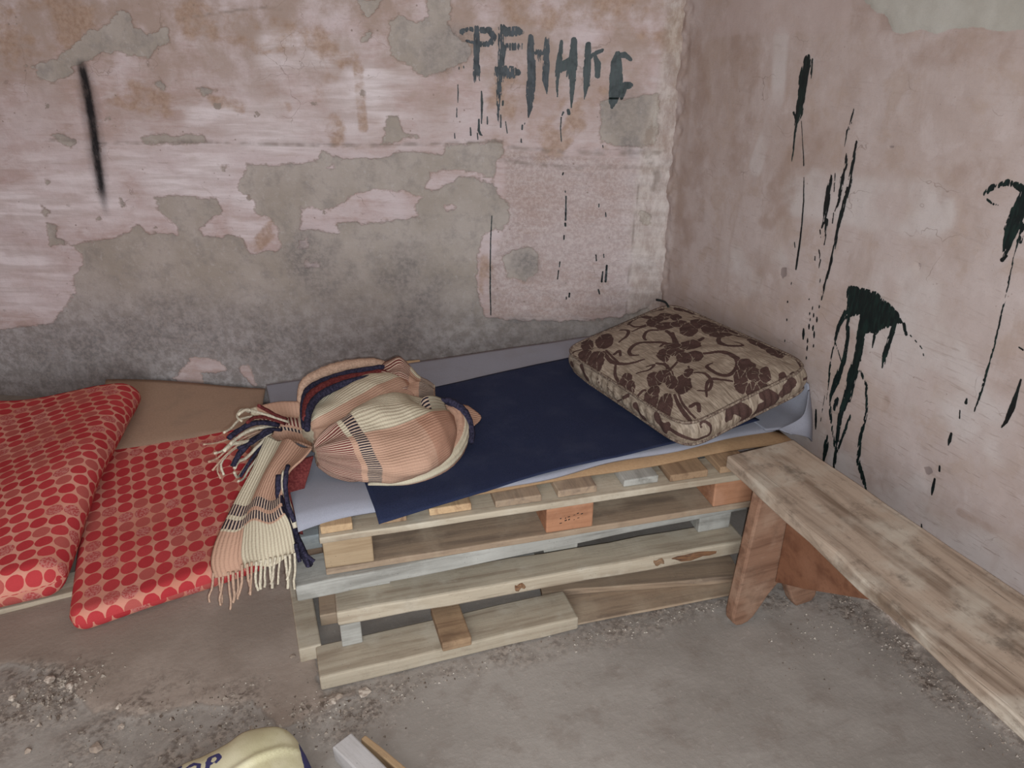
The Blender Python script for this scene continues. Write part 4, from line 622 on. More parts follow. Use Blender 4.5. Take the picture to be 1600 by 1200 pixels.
GU, GZ = np.meshgrid(WU, WZ)
wu, wz = GU.ravel(), GZ.ravel()
bare = union_polys(wu, wz, BACK_BARE)
isl = union_polys(wu, wz, BACK_ISLAND)
bare = np.minimum(bare, -isl) + 0.013 * fbm(wu, wz, 34, 4, 3)
stain = soft_strokes(wu, wz, BACK_STAIN) * np.clip(0.75 + 1.1 * fbm(wu, wz, 14, 4, 9), 0, 1.2)
pale = soft_strokes(wu, wz, BACK_PALE) * np.clip(0.7 + 1.3 * fbm(wu * 0.4, wz, 16, 4, 19), 0, 1.2)
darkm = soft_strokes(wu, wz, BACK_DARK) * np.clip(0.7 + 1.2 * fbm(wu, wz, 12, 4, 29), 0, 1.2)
soot = np.maximum(soft_strokes(wu, wz, [[(a, b, w * 0.22) for a, b, w in SOOT]], 5.0), 0.5 * soft_strokes(wu, wz, [[(a, b, w * 0.7) for a, b, w in SOOT]], 2.0))
soot *= smooth(0.76, 0.93, wz) * smooth(1.41, 1.33, wz)
crease = soft_strokes(wu, wz, CREASE, 1.0) * np.clip(0.6 + 1.4 * fbm(wu, wz, 40, 3, 39), 0, 1)
strip = soft_strokes(wu, wz, [[(0.045, 0.35, 0.05), (0.05, 0.8, 0.055), (0.045, 1.12, 0.045), (0.02, 1.3, 0.025), (0.02, 1.6, 0.025)]], 0.7)
rough = np.clip(local(poly_sdf, wu, wz, BACK_ROUGH, 0.06, -0.06) / 0.05 + 0.5, 0, 1)
HB_ROUGH = rough * fbm(wu, wz, 60, 3, 64) * 0.004
lump = HB_ROUGH + strip * fbm(wu, wz, 16, 4, 49) * 0.014 + soft_strokes(wu, wz, [[(0.06, 1.02, 0.05), (0.30, 1.05, 0.03), (0.6, 1.06, 0.02)]]) * np.abs(fbm(wu, wz, 34, 3, 59)) * 0.014
HB = 0.008 * fbm(wu, wz, 3.2, 4, 5) + 0.0022 * fbm(wu, wz, 30, 3, 6) + 0.0035 * smooth(0.002, -0.004, bare) - 0.003 * crease + lump
HB[(wu > 3.0) | (wz > 1.66)] *= 0.3
SB = Surface(WU, WZ, HB.reshape(GU.shape))

M = Mat('peeling_pink_plaster_over_cement', 0.92, 0.12)
p = M.coord('Object')
streak = M.noise(M.scale(p, (3.2, 3.2, 30)), 1.0, 5, 0.62, 0.35)
streak2 = M.noise(M.scale(p, (12, 12, 110)), 1.0, 3, 0.6)
cloud = M.noise(p, 3.6, 5, 0.6)
fine = M.noise(p, 55, 4, 0.65)
grit = M.noise(p, 190, 2, 0.6)
mid = M.noise(M.scale(p, (7, 7, 16)), 1.0, 6, 0.68, 0.4)
pink = M.mix(M.step(cloud, 0.36, 0.62), C_(148, 127, 122), C_(162, 146, 145))
pink = M.mix(M.mul(M.step(mid, 0.46, 0.62), 0.6), pink, C_(166, 152, 151))
pink = M.mix(M.mul(M.step(mid, 0.44, 0.32), 0.6), pink, C_(138, 118, 108))
pink = M.mix(M.mul(M.step(streak, 0.5, 0.66), 0.38), pink, C_(170, 156, 155))
pink = M.mix(M.mul(M.step(streak, 0.46, 0.34), 0.3), pink, C_(136, 115, 105))
pink = M.mix(M.mul(M.step(streak2, 0.58, 0.72), 0.4), pink, C_(122, 104, 97))
upper = M.step(M.sep(p)[2], 0.95, 1.5)  # brown tint of the upper plaster, deepened to paint in dimmer light there
pink = M.mix(M.mul(M.mul(upper, M.step(M.noise(p, 5, 6, 0.65), 0.34, 0.58)), 0.85), pink, C_(130, 111, 100))
pink = M.mix(M.mul(M.attr('pale'), 0.66), pink, M.mix(M.step(streak, 0.4, 0.6), C_(162, 149, 147), C_(184, 172, 172)))
stn = M.step(M.add(M.attr('stain'), M.mul(M.math('SUBTRACT', M.noise(M.scale(p, (10, 10, 14)), 1.0, 6, 0.75, 0.5), 0.5), 2.4)), 0.3, 1.25)
pink = M.mix(M.mul(stn, 0.75), pink, M.mix(M.step(fine, 0.35, 0.65), C_(122, 96, 78), C_(140, 116, 100)))
rgh = M.step(M.add(M.attr('rough'), M.mul(M.math('SUBTRACT', mid, 0.5), 1.2)), 0.3, 0.8)
pink = M.mix(M.mul(rgh, 0.5), pink, M.mix(M.step(M.noise(p, 85, 4, 0.75), 0.42, 0.60), C_(122, 104, 97), C_(148, 134, 128)))
pit = M.mul(M.step(M.add(M.voro(p, 30), M.mul(M.math('SUBTRACT', fine, 0.5), 0.25)), 0.06, 0.12, 1.0, 0.0), M.step(M.noise(p, 7, 3), 0.52, 0.58))
pink = M.mix(M.mul(pit, 0.8), pink, C_(112, 97, 89))
chips = M.mul(M.step(M.add(M.voro(M.scale(p, (9, 9, 12)), 1.0), M.mul(M.math('SUBTRACT', M.noise(p, 36, 4, 0.7), 0.5), 0.5)), 0.09, 0.11, 1.0, 0.0), M.step(M.noise(p, 3.0, 2), 0.5, 0.54))
pink = M.mix(M.mul(chips, 0.85), pink, C_(118, 106, 98))
speck = M.step(M.noise(p, 230, 2, 0.7), 0.66, 0.74)
pink = M.mix(M.mul(speck, 0.4), pink, C_(104, 88, 82))
hair = M.mul(M.step(M.voro(M.scale(M.warp(p, 9, 0.16), (5, 5, 8)), 1.0, 'DISTANCE_TO_EDGE'), 0.002, 0.010, 1.0, 0.0), M.step(M.noise(p, 4.0, 3), 0.54, 0.62))
pink = M.mix(M.mul(hair, 0.5), pink, C_(104, 88, 80))
cem = M.mix(M.step(cloud, 0.36, 0.64), C_(130, 119, 110), C_(142, 131, 124))
cem = M.mix(M.mul(M.step(M.noise(p, 13, 6, 0.72), 0.47, 0.66), 0.55), cem, C_(112, 104, 100))
cem = M.mix(M.mul(M.step(M.noise(p, 40, 5, 0.75), 0.54, 0.68), 0.5), cem, C_(150, 140, 136))
zz = M.sep(p)[2]
low = M.mul(M.step(zz, 0.62, 0.25), 0.75)
cool = M.mix(M.step(M.noise(p, 22, 6, 0.75), 0.4, 0.62), C_(106, 99, 98), C_(140, 133, 133))
cem = M.mix(low, cem, cool)
pock = M.mul(M.step(M.voro(p, 60), 0.06, 0.2, 1.0, 0.0), M.step(M.noise(p, 17, 3), 0.48, 0.58))
cem = M.mix(M.mul(M.mul(pock, M.step(zz, 0.8, 0.3)), 0.7), cem, C_(78, 73, 72))
edge = M.add(M.attr('bare'), M.add(M.mul(M.math('SUBTRACT', M.noise(p, 75, 5, 0.75), 0.5), 0.026), M.mul(M.math('SUBTRACT', streak2, 0.5), 0.020)))
isb = M.step(edge, -0.0012, 0.0012)
rim = M.mul(M.step(M.math('ABSOLUTE', M.add(edge, 0.002)), 0.0, 0.005, 1, 0), 0.4)
c = M.mix(isb, pink, cem)
c = M.mix(rim, c, C_(118, 98, 86))
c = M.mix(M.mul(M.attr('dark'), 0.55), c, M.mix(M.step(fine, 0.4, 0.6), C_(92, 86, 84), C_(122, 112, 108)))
c = M.mix(M.mul(M.attr('strip'), 0.6), c, M.mix(M.step(M.noise(M.scale(p, (26, 26, 12)), 1.0, 6, 0.75), 0.38, 0.64), C_(122, 106, 95), C_(158, 147, 138)))
c = M.mix(M.mul(M.attr('crease'), 0.6), c, C_(104, 92, 84))
so = M.step(M.add(M.attr('soot'), M.mul(M.math('SUBTRACT', M.noise(M.scale(p, (60, 60, 24)), 1.0, 5, 0.75), 0.5), 0.42)), 0.1, 1.0, 0.0, 1.0, False)
c = M.mix(M.mul(M.math('POWER', so, 1.3), 0.98), c, (0.012, 0.011, 0.012, 1))
M.bump(M.add(M.add(M.mul(grit, 0.35), M.mul(streak2, 0.5)), M.add(M.mul(fine, 0.9), M.mul(isb, -1.2))), 0.55, 0.003)
BACK_MAT = M.color(c)

back_rot = Matrix(((-math.cos(math.radians(27)), -math.sin(math.radians(27)), 0, 1.614),
                   (math.sin(math.radians(27)), -math.cos(math.radians(27)), 0, 2.38),
                   (0, 0, 1, 0), (0, 0, 0, 1)))
wall_back = mesh('wall_back', np.c_[wu, HB, wz], [f[::-1] for f in grid_faces(len(WU), len(WZ))], BACK_MAT, None, True, None,
                 dict(bare=bare, stain=stain, pale=pale, dark=darkm, soot=soot, crease=crease, strip=strip, rough=rough))
wall_back.matrix_world = back_rot
tag(wall_back, 'pink plaster wall peeling from grey cement behind the bed', kind='structure')

# ------------------------------------------------------------------ setting: right wall
RU = np.r_[np.arange(-0.02, 1.95, 0.0065), np.arange(2.0, 4.05, 0.15)]
GU, GZ = np.meshgrid(RU, WZ)
ru, rz_ = GU.ravel(), GZ.ravel()
band = union_polys(ru, rz_, RIGHT_BAND[:1]) + 0.012 * fbm(ru, rz_, 20, 4, 13)
band2 = union_polys(ru, rz_, RIGHT_BAND[1:]) + 0.012 * fbm(ru, rz_, 20, 4, 14)
rst = soft_strokes(ru, rz_, RIGHT_STAIN) * np.clip(0.7 + 1.1 * fbm(ru, rz_, 14, 4, 23), 0, 1.2)
rpl = soft_strokes(ru, rz_, RIGHT_PALE) * np.clip(0.75 + 1.1 * fbm(ru, rz_, 9, 4, 33), 0, 1.2)
chip = union_polys(ru, rz_, RIGHT_CHIP, 0.05)
HR = 0.007 * fbm(ru, rz_, 2.6, 4, 15) + 0.0012 * fbm(ru, rz_, 30, 3, 16) + 0.0025 * smooth(0.0, 0.006, band) - 0.002 * smooth(-0.004, 0.002, chip)
HR += soft_strokes(ru, rz_, [[(0.0, 0.3, 0.03), (0.0, 1.6, 0.03)]]) * fbm(ru, rz_, 26, 4, 43) * 0.012
foot = smooth(0.14, 0.0, rz_)
HR += foot * (0.006 + 0.008 * fbm(ru, rz_, 22, 4, 53))
SR = Surface(RU, WZ, HR.reshape(GU.shape))
M = Mat('scratched_pink_plaster', 0.9, 0.14)
p = M.coord('Object')
cloud = M.noise(p, 2.8, 5, 0.6)
fine = M.noise(p, 60, 4, 0.65)
scr = M.noise(M.scale(p, (7, 7, 80)), 1.0, 4, 0.65, 0.6)
scr2 = M.noise(M.scale(p, (16, 16, 170)), 1.0, 2, 0.6, 0.8)
mid = M.noise(p, 9, 6, 0.68, 0.3)
vert = M.noise(M.scale(p, (9, 9, 2.0)), 1.0, 5, 0.62, 0.3)
wall_c = M.mix(M.step(cloud, 0.38, 0.62), C_(137, 120, 113), C_(146, 131, 126))
wall_c = M.mix(M.mul(M.step(mid, 0.48, 0.64), 0.55), wall_c, C_(134, 115, 104))
wall_c = M.mix(M.mul(M.step(mid, 0.46, 0.34), 0.5), wall_c, C_(152, 138, 134))
wall_c = M.mix(M.mul(M.step(vert, 0.54, 0.68), 0.4), wall_c, C_(128, 109, 99))
plm = M.step(M.add(M.attr('pale'), M.mul(M.math('SUBTRACT', mid, 0.5), 2.2)), 0.2, 1.2)
wall_c = M.mix(M.mul(plm, 0.65), wall_c, C_(158, 148, 145))
stm = M.step(M.add(M.attr('stain'), M.mul(M.math('SUBTRACT', M.noise(p, 10, 6, 0.75, 0.5), 0.5), 2.0)), 0.25, 1.3)
wall_c = M.mix(M.mul(stm, 0.55), wall_c, C_(120, 99, 88))
dotty = M.step(M.noise(p, 210, 2, 0.7), 0.66, 0.74)
wall_c = M.mix(M.mul(dotty, 0.35), wall_c, C_(104, 88, 80))
hair = M.mul(M.step(M.voro(M.scale(M.warp(p, 7, 0.2), (4, 4, 6)), 1.0, 'DISTANCE_TO_EDGE'), 0.001, 0.006, 1.0, 0.0), M.step(M.noise(p, 5.0, 3), 0.54, 0.6))
wall_c = M.mix(M.mul(hair, 0.5), wall_c, C_(96, 80, 72))
lowness = M.step(M.sep(p)[2], 1.2, 0.2)
patch = M.step(M.noise(p, 4.5, 4, 0.6), 0.44, 0.62)
wall_c = M.mix(M.mul(M.mul(M.mul(M.step(scr, 0.55, 0.68), patch), M.add(lowness, 0.2)), 0.7), wall_c, C_(112, 97, 88))
wall_c = M.mix(M.mul(M.mul(M.mul(M.step(scr2, 0.6, 0.72), M.math('SUBTRACT', 1.1, patch)), M.add(lowness, 0.3)), 0.4), wall_c, C_(104, 88, 80))
spk = M.mul(M.step(M.voro(p, 46), 0.04, 0.12, 1.0, 0.0), M.step(M.noise(p, 8, 3), 0.55, 0.64))
wall_c = M.mix(M.mul(spk, 0.7), wall_c, C_(96, 78, 70))
e1 = M.add(M.attr('band'), M.mul(M.math('SUBTRACT', fine, 0.5), 0.012))
wall_c = M.mix(M.mul(M.step(e1, -0.002, 0.002), 0.85), wall_c, M.mix(M.step(cloud, 0.4, 0.6), C_(130, 125, 116), C_(142, 137, 129)))
e2 = M.add(M.attr('band2'), M.mul(M.math('SUBTRACT', fine, 0.5), 0.012))
wall_c = M.mix(M.mul(M.step(e2, -0.006, 0.006), 0.5), wall_c, C_(144, 127, 122))
e3 = M.add(M.attr('chip'), M.mul(M.math('SUBTRACT', fine, 0.5), 0.006))
wall_c = M.mix(M.step(e3, -0.001, 0.001), wall_c, C_(112, 98, 94))
ft = M.step(M.add(M.sep(p)[2], M.mul(M.math('SUBTRACT', M.noise(p, 26, 4, 0.7), 0.5), 0.16)), 0.12, 0.03)
wall_c = M.mix(M.mul(ft, 0.75), wall_c, M.mix(M.step(M.noise(p, 70, 3, 0.7), 0.42, 0.62), C_(110, 96, 86), C_(168, 152, 140)))
M.bump(M.add(M.mul(fine, 0.8), M.add(M.mul(scr, 0.5), M.mul(scr2, 0.35))), 0.4, 0.0025)
RIGHT_MAT = M.color(wall_c)
right_mw = Matrix(((0, 1, 0, 1.614), (-1, 0, 0, 2.38), (0, 0, 1, 0), (0, 0, 0, 1)))
wall_right = mesh('wall_right', np.c_[ru, -HR, rz_], grid_faces(len(RU), len(WZ)), RIGHT_MAT, None, True, None,
                  dict(band=band, band2=band2, stain=rst, pale=rpl, chip=chip))
wall_right.matrix_world = right_mw
tag(wall_right, 'pinkish plaster wall splashed with dark green paint behind the bench', kind='structure')

# ------------------------------------------------------------------ setting: floor
FX = np.r_[np.arange(-2.7, -1.65, 0.15), np.arange(-1.6, 1.66, 0.011)]
FY = np.r_[np.arange(-1.7, 0.55, 0.15), np.arange(0.6, 3.45, 0.011), np.arange(3.5, 4.8, 0.15)]
GX, GY = np.meshgrid(FX, FY)
fx, fy = GX.ravel(), GY.ravel()
slab = union_polys(fx, fy, FLOOR_SLAB, 0.1) + 0.03 * fbm(fx, fy, 16, 4, 71)
dirt = soft_strokes(fx, fy, FLOOR_DIRT, 1.6) * np.clip(0.75 + 1.2 * fbm(fx, fy, 12, 4, 73), 0, 1.2)
whit = soft_strokes(fx, fy, FLOOR_WHITE, 0.9) * np.clip(0.8 + 1.3 * fbm(fx, fy, 22, 4, 74), 0, 1.2)
HF = 0.006 * fbm(fx, fy, 3.0, 4, 75) - 0.004 + 0.007 * smooth(-0.004, 0.004, slab) + dirt * (0.006 * np.abs(fbm(fx, fy, 40, 3, 76)) + 0.002) + whit * (0.008 + 0.008 * fbm(fx, fy, 22, 3, 77))
HF = np.clip(HF, -0.02, 0.03)
SF = Surface(FX, FY, HF.reshape(GX.shape))
M = Mat('dusty_cement_floor', 0.95, 0.1)
p = M.coord('Object')
cloud = M.noise(p, 2.4, 5, 0.6)
med = M.noise(p, 11, 5, 0.65)
fine = M.noise(p, 70, 4, 0.7)
c = M.mix(M.step(cloud, 0.36, 0.64), C_(118, 109, 102), C_(130, 121, 114))
c = M.mix(M.mul(M.step(med, 0.5, 0.68), 0.45), c, C_(106, 94, 86))
c = M.mix(M.mul(M.step(fine, 0.56, 0.72), 0.4), c, C_(146, 134, 126))
wear = M.noise(M.scale(p, (3, 14, 1)), 1.0, 4, 0.6, 0.8)
c = M.mix(M.mul(M.step(wear, 0.56, 0.72), 0.3), c, C_(98, 88, 82))
sl = M.step(M.add(M.attr('slab'), M.mul(M.math('SUBTRACT', med, 0.5), 0.03)), -0.004, 0.006)
c = M.mix(M.mul(sl, 0.75), c, M.mix(M.step(cloud, 0.4, 0.62), C_(118, 102, 91), C_(132, 116, 105)))
dm = M.mul(M.attr('dirt'), M.step(M.noise(p, 24, 5, 0.75), 0.38, 0.60))
c = M.mix(M.mul(dm, 0.8), c, M.mix(M.step(M.noise(p, 70, 4, 0.7), 0.42, 0.6), C_(76, 64, 57), C_(130, 117, 107)))
lip = M.mul(M.step(M.math('ABSOLUTE', M.add(M.attr('slab'), M.mul(M.math('SUBTRACT', med, 0.5), 0.03))), 0.0, 0.006, 1, 0), 0.45)
c = M.mix(lip, c, C_(96, 84, 76))
c = M.mix(M.mul(M.attr('white'), 0.85), c, M.mix(M.step(M.noise(p, 48, 4, 0.75), 0.4, 0.6), C_(112, 100, 92), C_(152, 140, 130)))
sp = M.mul(M.step(M.voro(p, 80), 0.03, 0.08, 1.0, 0.0), M.step(M.noise(p, 6, 3), 0.56, 0.68))
c = M.mix(M.mul(sp, 0.5), c, C_(176, 164, 152))
sp2 = M.mul(M.step(M.voro(p, 66), 0.04, 0.12, 1.0, 0.0), M.step(M.noise(p, 5, 3), 0.5, 0.6))
c = M.mix(M.mul(sp2, 0.6), c, C_(74, 62, 55))
M.bump(M.add(M.mul(fine, 1.0), M.add(M.mul(med, 0.8), M.mul(sp, 0.6))), 0.5, 0.003)
FLOOR_MAT = M.color(c)
floor = mesh('floor', np.c_[fx, fy, HF], grid_faces(len(FX), len(FY)), FLOOR_MAT, None, True, None, dict(slab=slab, dirt=dirt, white=whit))
tag(floor, 'dusty grey cement floor with dirt and rubble', kind='structure')


def floor_z(x, y):
    return float(SF.at(np.array([x]), np.array([y]))[0])


# ------------------------------------------------------------------ setting: the rest of the room, out of frame
def plain(name, col):
    M = Mat(name, 0.95, 0.1)
    n_ = M.noise(M.coord('Object'), 5, 5, 0.6)
    M.bump(n_, 0.3, 0.004)
    return M.color(M.mix(n_, col, tuple(v * 0.8 for v in col[:3]) + (1,)))


SHELL = plain('old_plaster', C_(160, 140, 132))
CEIL = plain('old_ceiling_plaster', C_(176, 168, 160))


def wall_box(name, x0, x1, y0, y1, z0, z1, mat, label):
    V = [(x, y, z) for z in (z0, z1) for y in (y0, y1) for x in (x0, x1)]
    F = [(0, 2, 3, 1), (4, 5, 7, 6), (0, 1, 5, 4), (2, 6, 7, 3), (0, 4, 6, 2), (1, 3, 7, 5)]
    return tag(mesh(name, V, F, mat, None, False), label, kind='structure')


wall_box('ceiling', -2.7, 1.75, -1.75, 4.8, 2.6, 2.75, CEIL, 'pale plaster ceiling above the frame')
wall_box('wall_left', -2.7, -2.55, -1.6, 4.7, -0.02, 2.6, SHELL, 'plain plaster side wall outside the frame')
# front wall with the doorway the daylight comes through
wall_box('wall_front', 0.0, 1.614, -1.75, -1.6, -0.02, 2.6, SHELL, 'plain plaster wall beside the doorway behind the viewer')
wall_box('wall_front.001', -2.55, -1.5, -1.75, -1.6, -0.02, 2.6, SHELL, 'plain plaster wall on the other side of the doorway')
wall_box('wall_front.002', -1.5, 0.0, -1.75, -1.6, 2.3, 2.6, SHELL, 'plaster lintel over the doorway behind the viewer')


# ------------------------------------------------------------------ paint on the walls, as meshes with ragged edges
def paint_patch(name, strokes, surf, sign, mat, parent, polys=(), cell=0.0017, rag=0.0035, dry=0.0, seed=1, lift=0.0016, label=None):
    pts = [q for s in strokes for q in s] + [(a, b, 0) for P_ in polys for a, b in P_]
    A = np.array(pts)
    r = A[:, 2].max() + 0.006
    u = np.arange(A[:, 0].min() - r, A[:, 0].max() + r, cell)
    z = np.arange(A[:, 1].min() - r, A[:, 1].max() + r, cell)
    U, Z = np.meshgrid(u, z)
    uu, zz_ = U.ravel(), Z.ravel()
    f = np.full(uu.shape, -0.02)
    for s in strokes:
        f = np.maximum(f, local(stroke_sdf, uu, zz_, s, max(q[2] for q in s) + 0.008, -0.02))
    for P_ in polys:
        f = np.maximum(f, local(poly_sdf, uu, zz_, P_, 0.02, -0.02))
    wid = np.clip((f + 0.004) / 0.008, 0.25, 1.0)
    f = f + rag * wid * (fbm(uu, zz_, 170, 3, seed) + 0.8 * fbm(uu * 1.0, zz_ * 0.35, 420, 2, seed + 5))
    if dry:
        brush = fbm(uu, zz_ * 0.12, 330, 3, seed + 9)
        f = f - dry * np.clip(brush - 0.10, 0, 1) * 0.06
    f = f.reshape(U.shape)
    V, F, idx = [], [], {}
    ny, nx = f.shape

    def corner(j, i):
        k = ('c', j, i)
        if k not in idx:
            idx[k] = len(V)
            V.append((u[i], z[j]))
        return idx[k]

    def cross(j0, i0, j1, i1):
        k = ('e',) + min((j0, i0, j1, i1), (j1, i1, j0, i0))
        if k not in idx:
            a, b = f[j0, i0], f[j1, i1]
            t = a / (a - b)
            idx[k] = len(V)
            V.append((u[i0] + (u[i1] - u[i0]) * t, z[j0] + (z[j1] - z[j0]) * t))
        return idx[k]
    ins = f > 0
    cells = ins[:-1, :-1] | ins[1:, :-1] | ins[:-1, 1:] | ins[1:, 1:]
    for j, i in zip(*np.nonzero(cells)):
        ring = [(j, i), (j, i + 1), (j + 1, i + 1), (j + 1, i)]
        pl = []
        for k in range(4):
            a, b = ring[k], ring[(k + 1) % 4]
            if ins[a]:
                pl.append(corner(*a))
            if ins[a] != ins[b]:
                pl.append(cross(a[0], a[1], b[0], b[1]))
        if len(pl) >= 3:
            F.append(pl if sign < 0 else pl[::-1])
    if not F:
        return None
    V = np.array(V)
    h = surf.at(V[:, 0], V[:, 1]) + lift
    o = mesh(name, np.c_[V[:, 0], h * (1 if sign > 0 else -1), V[:, 1]], F, mat, parent, False)
    if label:
        o['label'] = label
    return o


for k, (st, ch) in enumerate(zip(LETTERS, 'FENIKS')):
    st = [[(a, b, w * 1.22) for a, b, w in q] for q in st]
    paint_patch('painted_letter', st, SB, 1, PAINT_BLUE if k < 3 else PAINT_GREEN, wall_back, dry=(0.35, 0.9, 0.35, 0.15, 0.1, 0.12)[k], seed=100 + k * 7, rag=0.0022)
for k, st in enumerate(DRIPS_BACK):
    paint_patch('paint_drip', [st], SB, 1, PAINT_DARK, wall_back, seed=200 + k, rag=0.0016, cell=0.0014)
for k, (st, po, m_) in enumerate([(RS_SLASH, (), PAINT_GREEN), (RS_RAIN, (), PAINT_DARK), (RS_BLOB, (RS_BLOB_POLY,), PAINT_GREEN), (RS_HOOK, (), PAINT_GREEN), (RS_DRIP, (), PAINT_GREEN)]):
    paint_patch('paint_splash', st, SR, -1, m_, wall_right, po, seed=300 + k * 5, dry=0.28, rag=0.0026)
for k, st in enumerate(RS_THIN + RS_DOTS + RS_RIGHT):
    paint_patch('paint_drip', [st], SR, -1, PAINT_DARK, wall_right, seed=400 + k, rag=0.0014, cell=0.0013)

# ------------------------------------------------------------------ pallets
def between(name, pl, pr, depth, z0, z1, mat, parent, **kw):
    """a long board whose front edge runs from pl to pr; it reaches `depth` back; sits between z0 and z1"""
    (x0, y0), (x1, y1) = pl, pr
    L = math.hypot(x1 - x0, y1 - y0)
    a = math.atan2(y1 - y0, x1 - x0)
    px, py, pz = parent.location
    cx = (x0 + x1) / 2 - math.sin(a) * depth / 2
    cy = (y0 + y1) / 2 + math.cos(a) * depth / 2
    o = beam(name, (L, depth, z1 - z0), mat, parent, (cx - px, cy - py, (z0 + z1) / 2 - pz), a, **kw)
    return o


AA = math.radians(-8.3)
TOP_O = (0.152, 1.534)


def at_a(a, b, o=TOP_O, ang=AA):
    return (o[0] + a * math.cos(ang) - b * math.sin(ang), o[1] + a * math.sin(ang) + b * math.cos(ang))


top = tag(empty('wooden_pallet', (0.74, 1.9, 0.29)), 'topmost pallet with short crosswise deck boards under the bedding', 'pallet')
LT = 1.165


def long_board(name, a0, a1, b, depth, z0, z1, mat, parent, o=TOP_O, ang=AA, **kw):
    return between(name, at_a(a0, b, o, ang), at_a(a1, b, o, ang), depth, z0, z1, mat, parent, **kw)


# bottom runners, blocks, stringers, deck boards
for b in (0.005, 0.36, 0.70):
    long_board('runner', 0.0, LT, b, 0.12, 0.2905, 0.3095, WD_DUST, top)
for i, a in enumerate((0.0, 0.56, LT - 0.13)):
    for j, b in enumerate((0.006, 0.365, 0.705)):
        m_ = WD_BLOCK if i == 0 else WD_ORANGE
        w = 0.118 if i != 1 else 0.128
        long_board('block', a, a + w, b, 0.10, 0.31, 0.389, m_, top, bev=0.004)
rnd = random.Random(3)
Vs, Fs = [], []
for k in range(11):
    a, zz_ = 0.60 + (k % 6) * 0.011 + rnd.uniform(-.003, .003), 0.352 + (k // 6) * -0.012 + rnd.uniform(-.003, .003) + (k % 6) * 0.0015
    w, h = rnd.uniform(0.003, 0.007), rnd.uniform(0.0015, 0.005)
    b0 = len(Vs)
    for da, dz in ((-w, -h), (w, -h * .4), (w, h), (-w, h * .5)):
        q = at_a(a + da * .5, 0.0052)
        Vs.append((q[0] - 0.74, q[1] - 1.9, zz_ + dz * .5 - 0.29))
    Fs.append((b0, b0 + 1, b0 + 2, b0 + 3))
mesh('ink_stamp', Vs, Fs, PAINT_DARK, top, False)
for b in (0.0, 0.36, 0.70):
    long_board('stringer', -0.005, LT + 0.005, b, 0.105, 0.390, 0.4085, WD_PALE if b == 0 else WD_BLUE, top)
deck = [(0.0, 0.075, WD_TAN), (0.140, 0.205, WD_BROWN), (0.262, 0.368, WD_TAN), (0.428, 0.548, WD_DUST), (0.592, 0.698, WD_DUST),
        (0.775, 0.872, WD_GREY), (0.902, 1.012, WD_BROWN), (1.050, 1.14, WD_BROWN)]
for k, (a0, a1, m_) in enumerate(deck):
    # crosswise board: long axis is front to back
    w = a1 - a0
    d = 0.862 + 0.012 * (k % 3) + 0.006 * k
    c_ = at_a((a0 + a1) / 2, 0.012 + d / 2 + 0.004 * ((k * 7) % 3))
    beam('deck_board', (d, w, 0.0205), m_, top, (c_[0] - 0.74, c_[1] - 1.9, 0.4195 - 0.29), AA + PI / 2, bev=0.003)

mid = tag(empty('wooden_pallet', (0.70, 1.85, 0.115)), 'middle pallet of thick grey boards under the topmost one', 'pallet')
between('top_board', (0.076, 1.527), (1.325, 1.418), 0.115, 0.245, 0.2895, WD_GREY, mid, seed=3, bev=0.004, wob=0.002)
for b in (0.19, 0.38, 0.57, 0.74):
    between('top_board', (0.10 + b * 0.09, 1.527 + b), (1.335 + b * 0.09, 1.42 + b), 0.115, 0.245, 0.2895, WD_BLUE, mid, bev=0.004)
between('bottom_board', (0.165, 1.548), (1.312, 1.386), 0.10, 0.115, 0.16, WD_PALE, mid, seed=9, bev=0.006, wob=0.003)
for b in (0.36, 0.70):
    between('bottom_board', (0.175 + b * 0.12, 1.548 + b), (1.32 + b * 0.12, 1.386 + b), 0.10, 0.115, 0.16, WD_GREY, mid, bev=0.004)
for (x, y) in ((0.27, 1.615), (0.80, 1.56), (1.255, 1.47)):
    for b in (0.0, 0.33, 0.66):
        x2 = x + b * 0.12
        between('block', (x2 - 0.05, y + b), (x2 + 0.05, y + b - 0.014), 0.10, 0.1605, 0.2445, WD_GREY, mid)

low = tag(empty('wooden_pallet', (0.45, 1.75, 0.0)), 'bottom pallet on the floor with one long pale board in front', 'pallet')
between('bottom_board', (0.095, 1.464), (0.786, 1.405), 0.115, 0.001, 0.044, WD_PALE, low, seed=11, bev=0.005)
between('side_board', (0.062, 1.575), (0.120, 1.572), 0.68, 0.001, 0.048, WD_PALE, low, bev=0.004, cuts=1)
between('cross_board', (0.404, 1.428), (0.482, 1.421), 0.145, 0.0445, 0.072, WD_BROWN, low, bev=0.004)
between('post', (0.169, 1.545), (0.222, 1.540), 0.09, 0.0445, 0.1145, WD_GREY, low)
between('inner_board', (0.135, 1.69), (0.72, 1.61), 0.10, 0.001, 0.04, WD_DUST, low)
between('inner_board', (0.74, 1.545), (1.315, 1.382), 0.17, 0.011, 0.034, WD_DUST, low, seed=4, wob=0.004)
between('inner_board', (0.145, 1.95), (1.33, 1.80), 0.10, 0.001, 0.04, WD_DUST, low)
between('inner_board', (0.155, 2.20), (1.36, 2.06), 0.10, 0.001, 0.04, WD_DUST, low)
for (x, y) in ((0.25, 1.69), (0.70, 1.63), (0.27, 1.95), (0.76, 1.89), (1.27, 1.83), (0.29, 2.2), (0.78, 2.14), (1.3, 2.08)):
    between('block', (x - 0.05, y), (x + 0.05, y - 0.012), 0.09, 0.0405, 0.1145, WD_GREY, low)

BARK = wood_mat('bark_scar', C_(112, 78, 54), C_(64, 46, 40), C_(136, 108, 84), 4.0, 0.6)


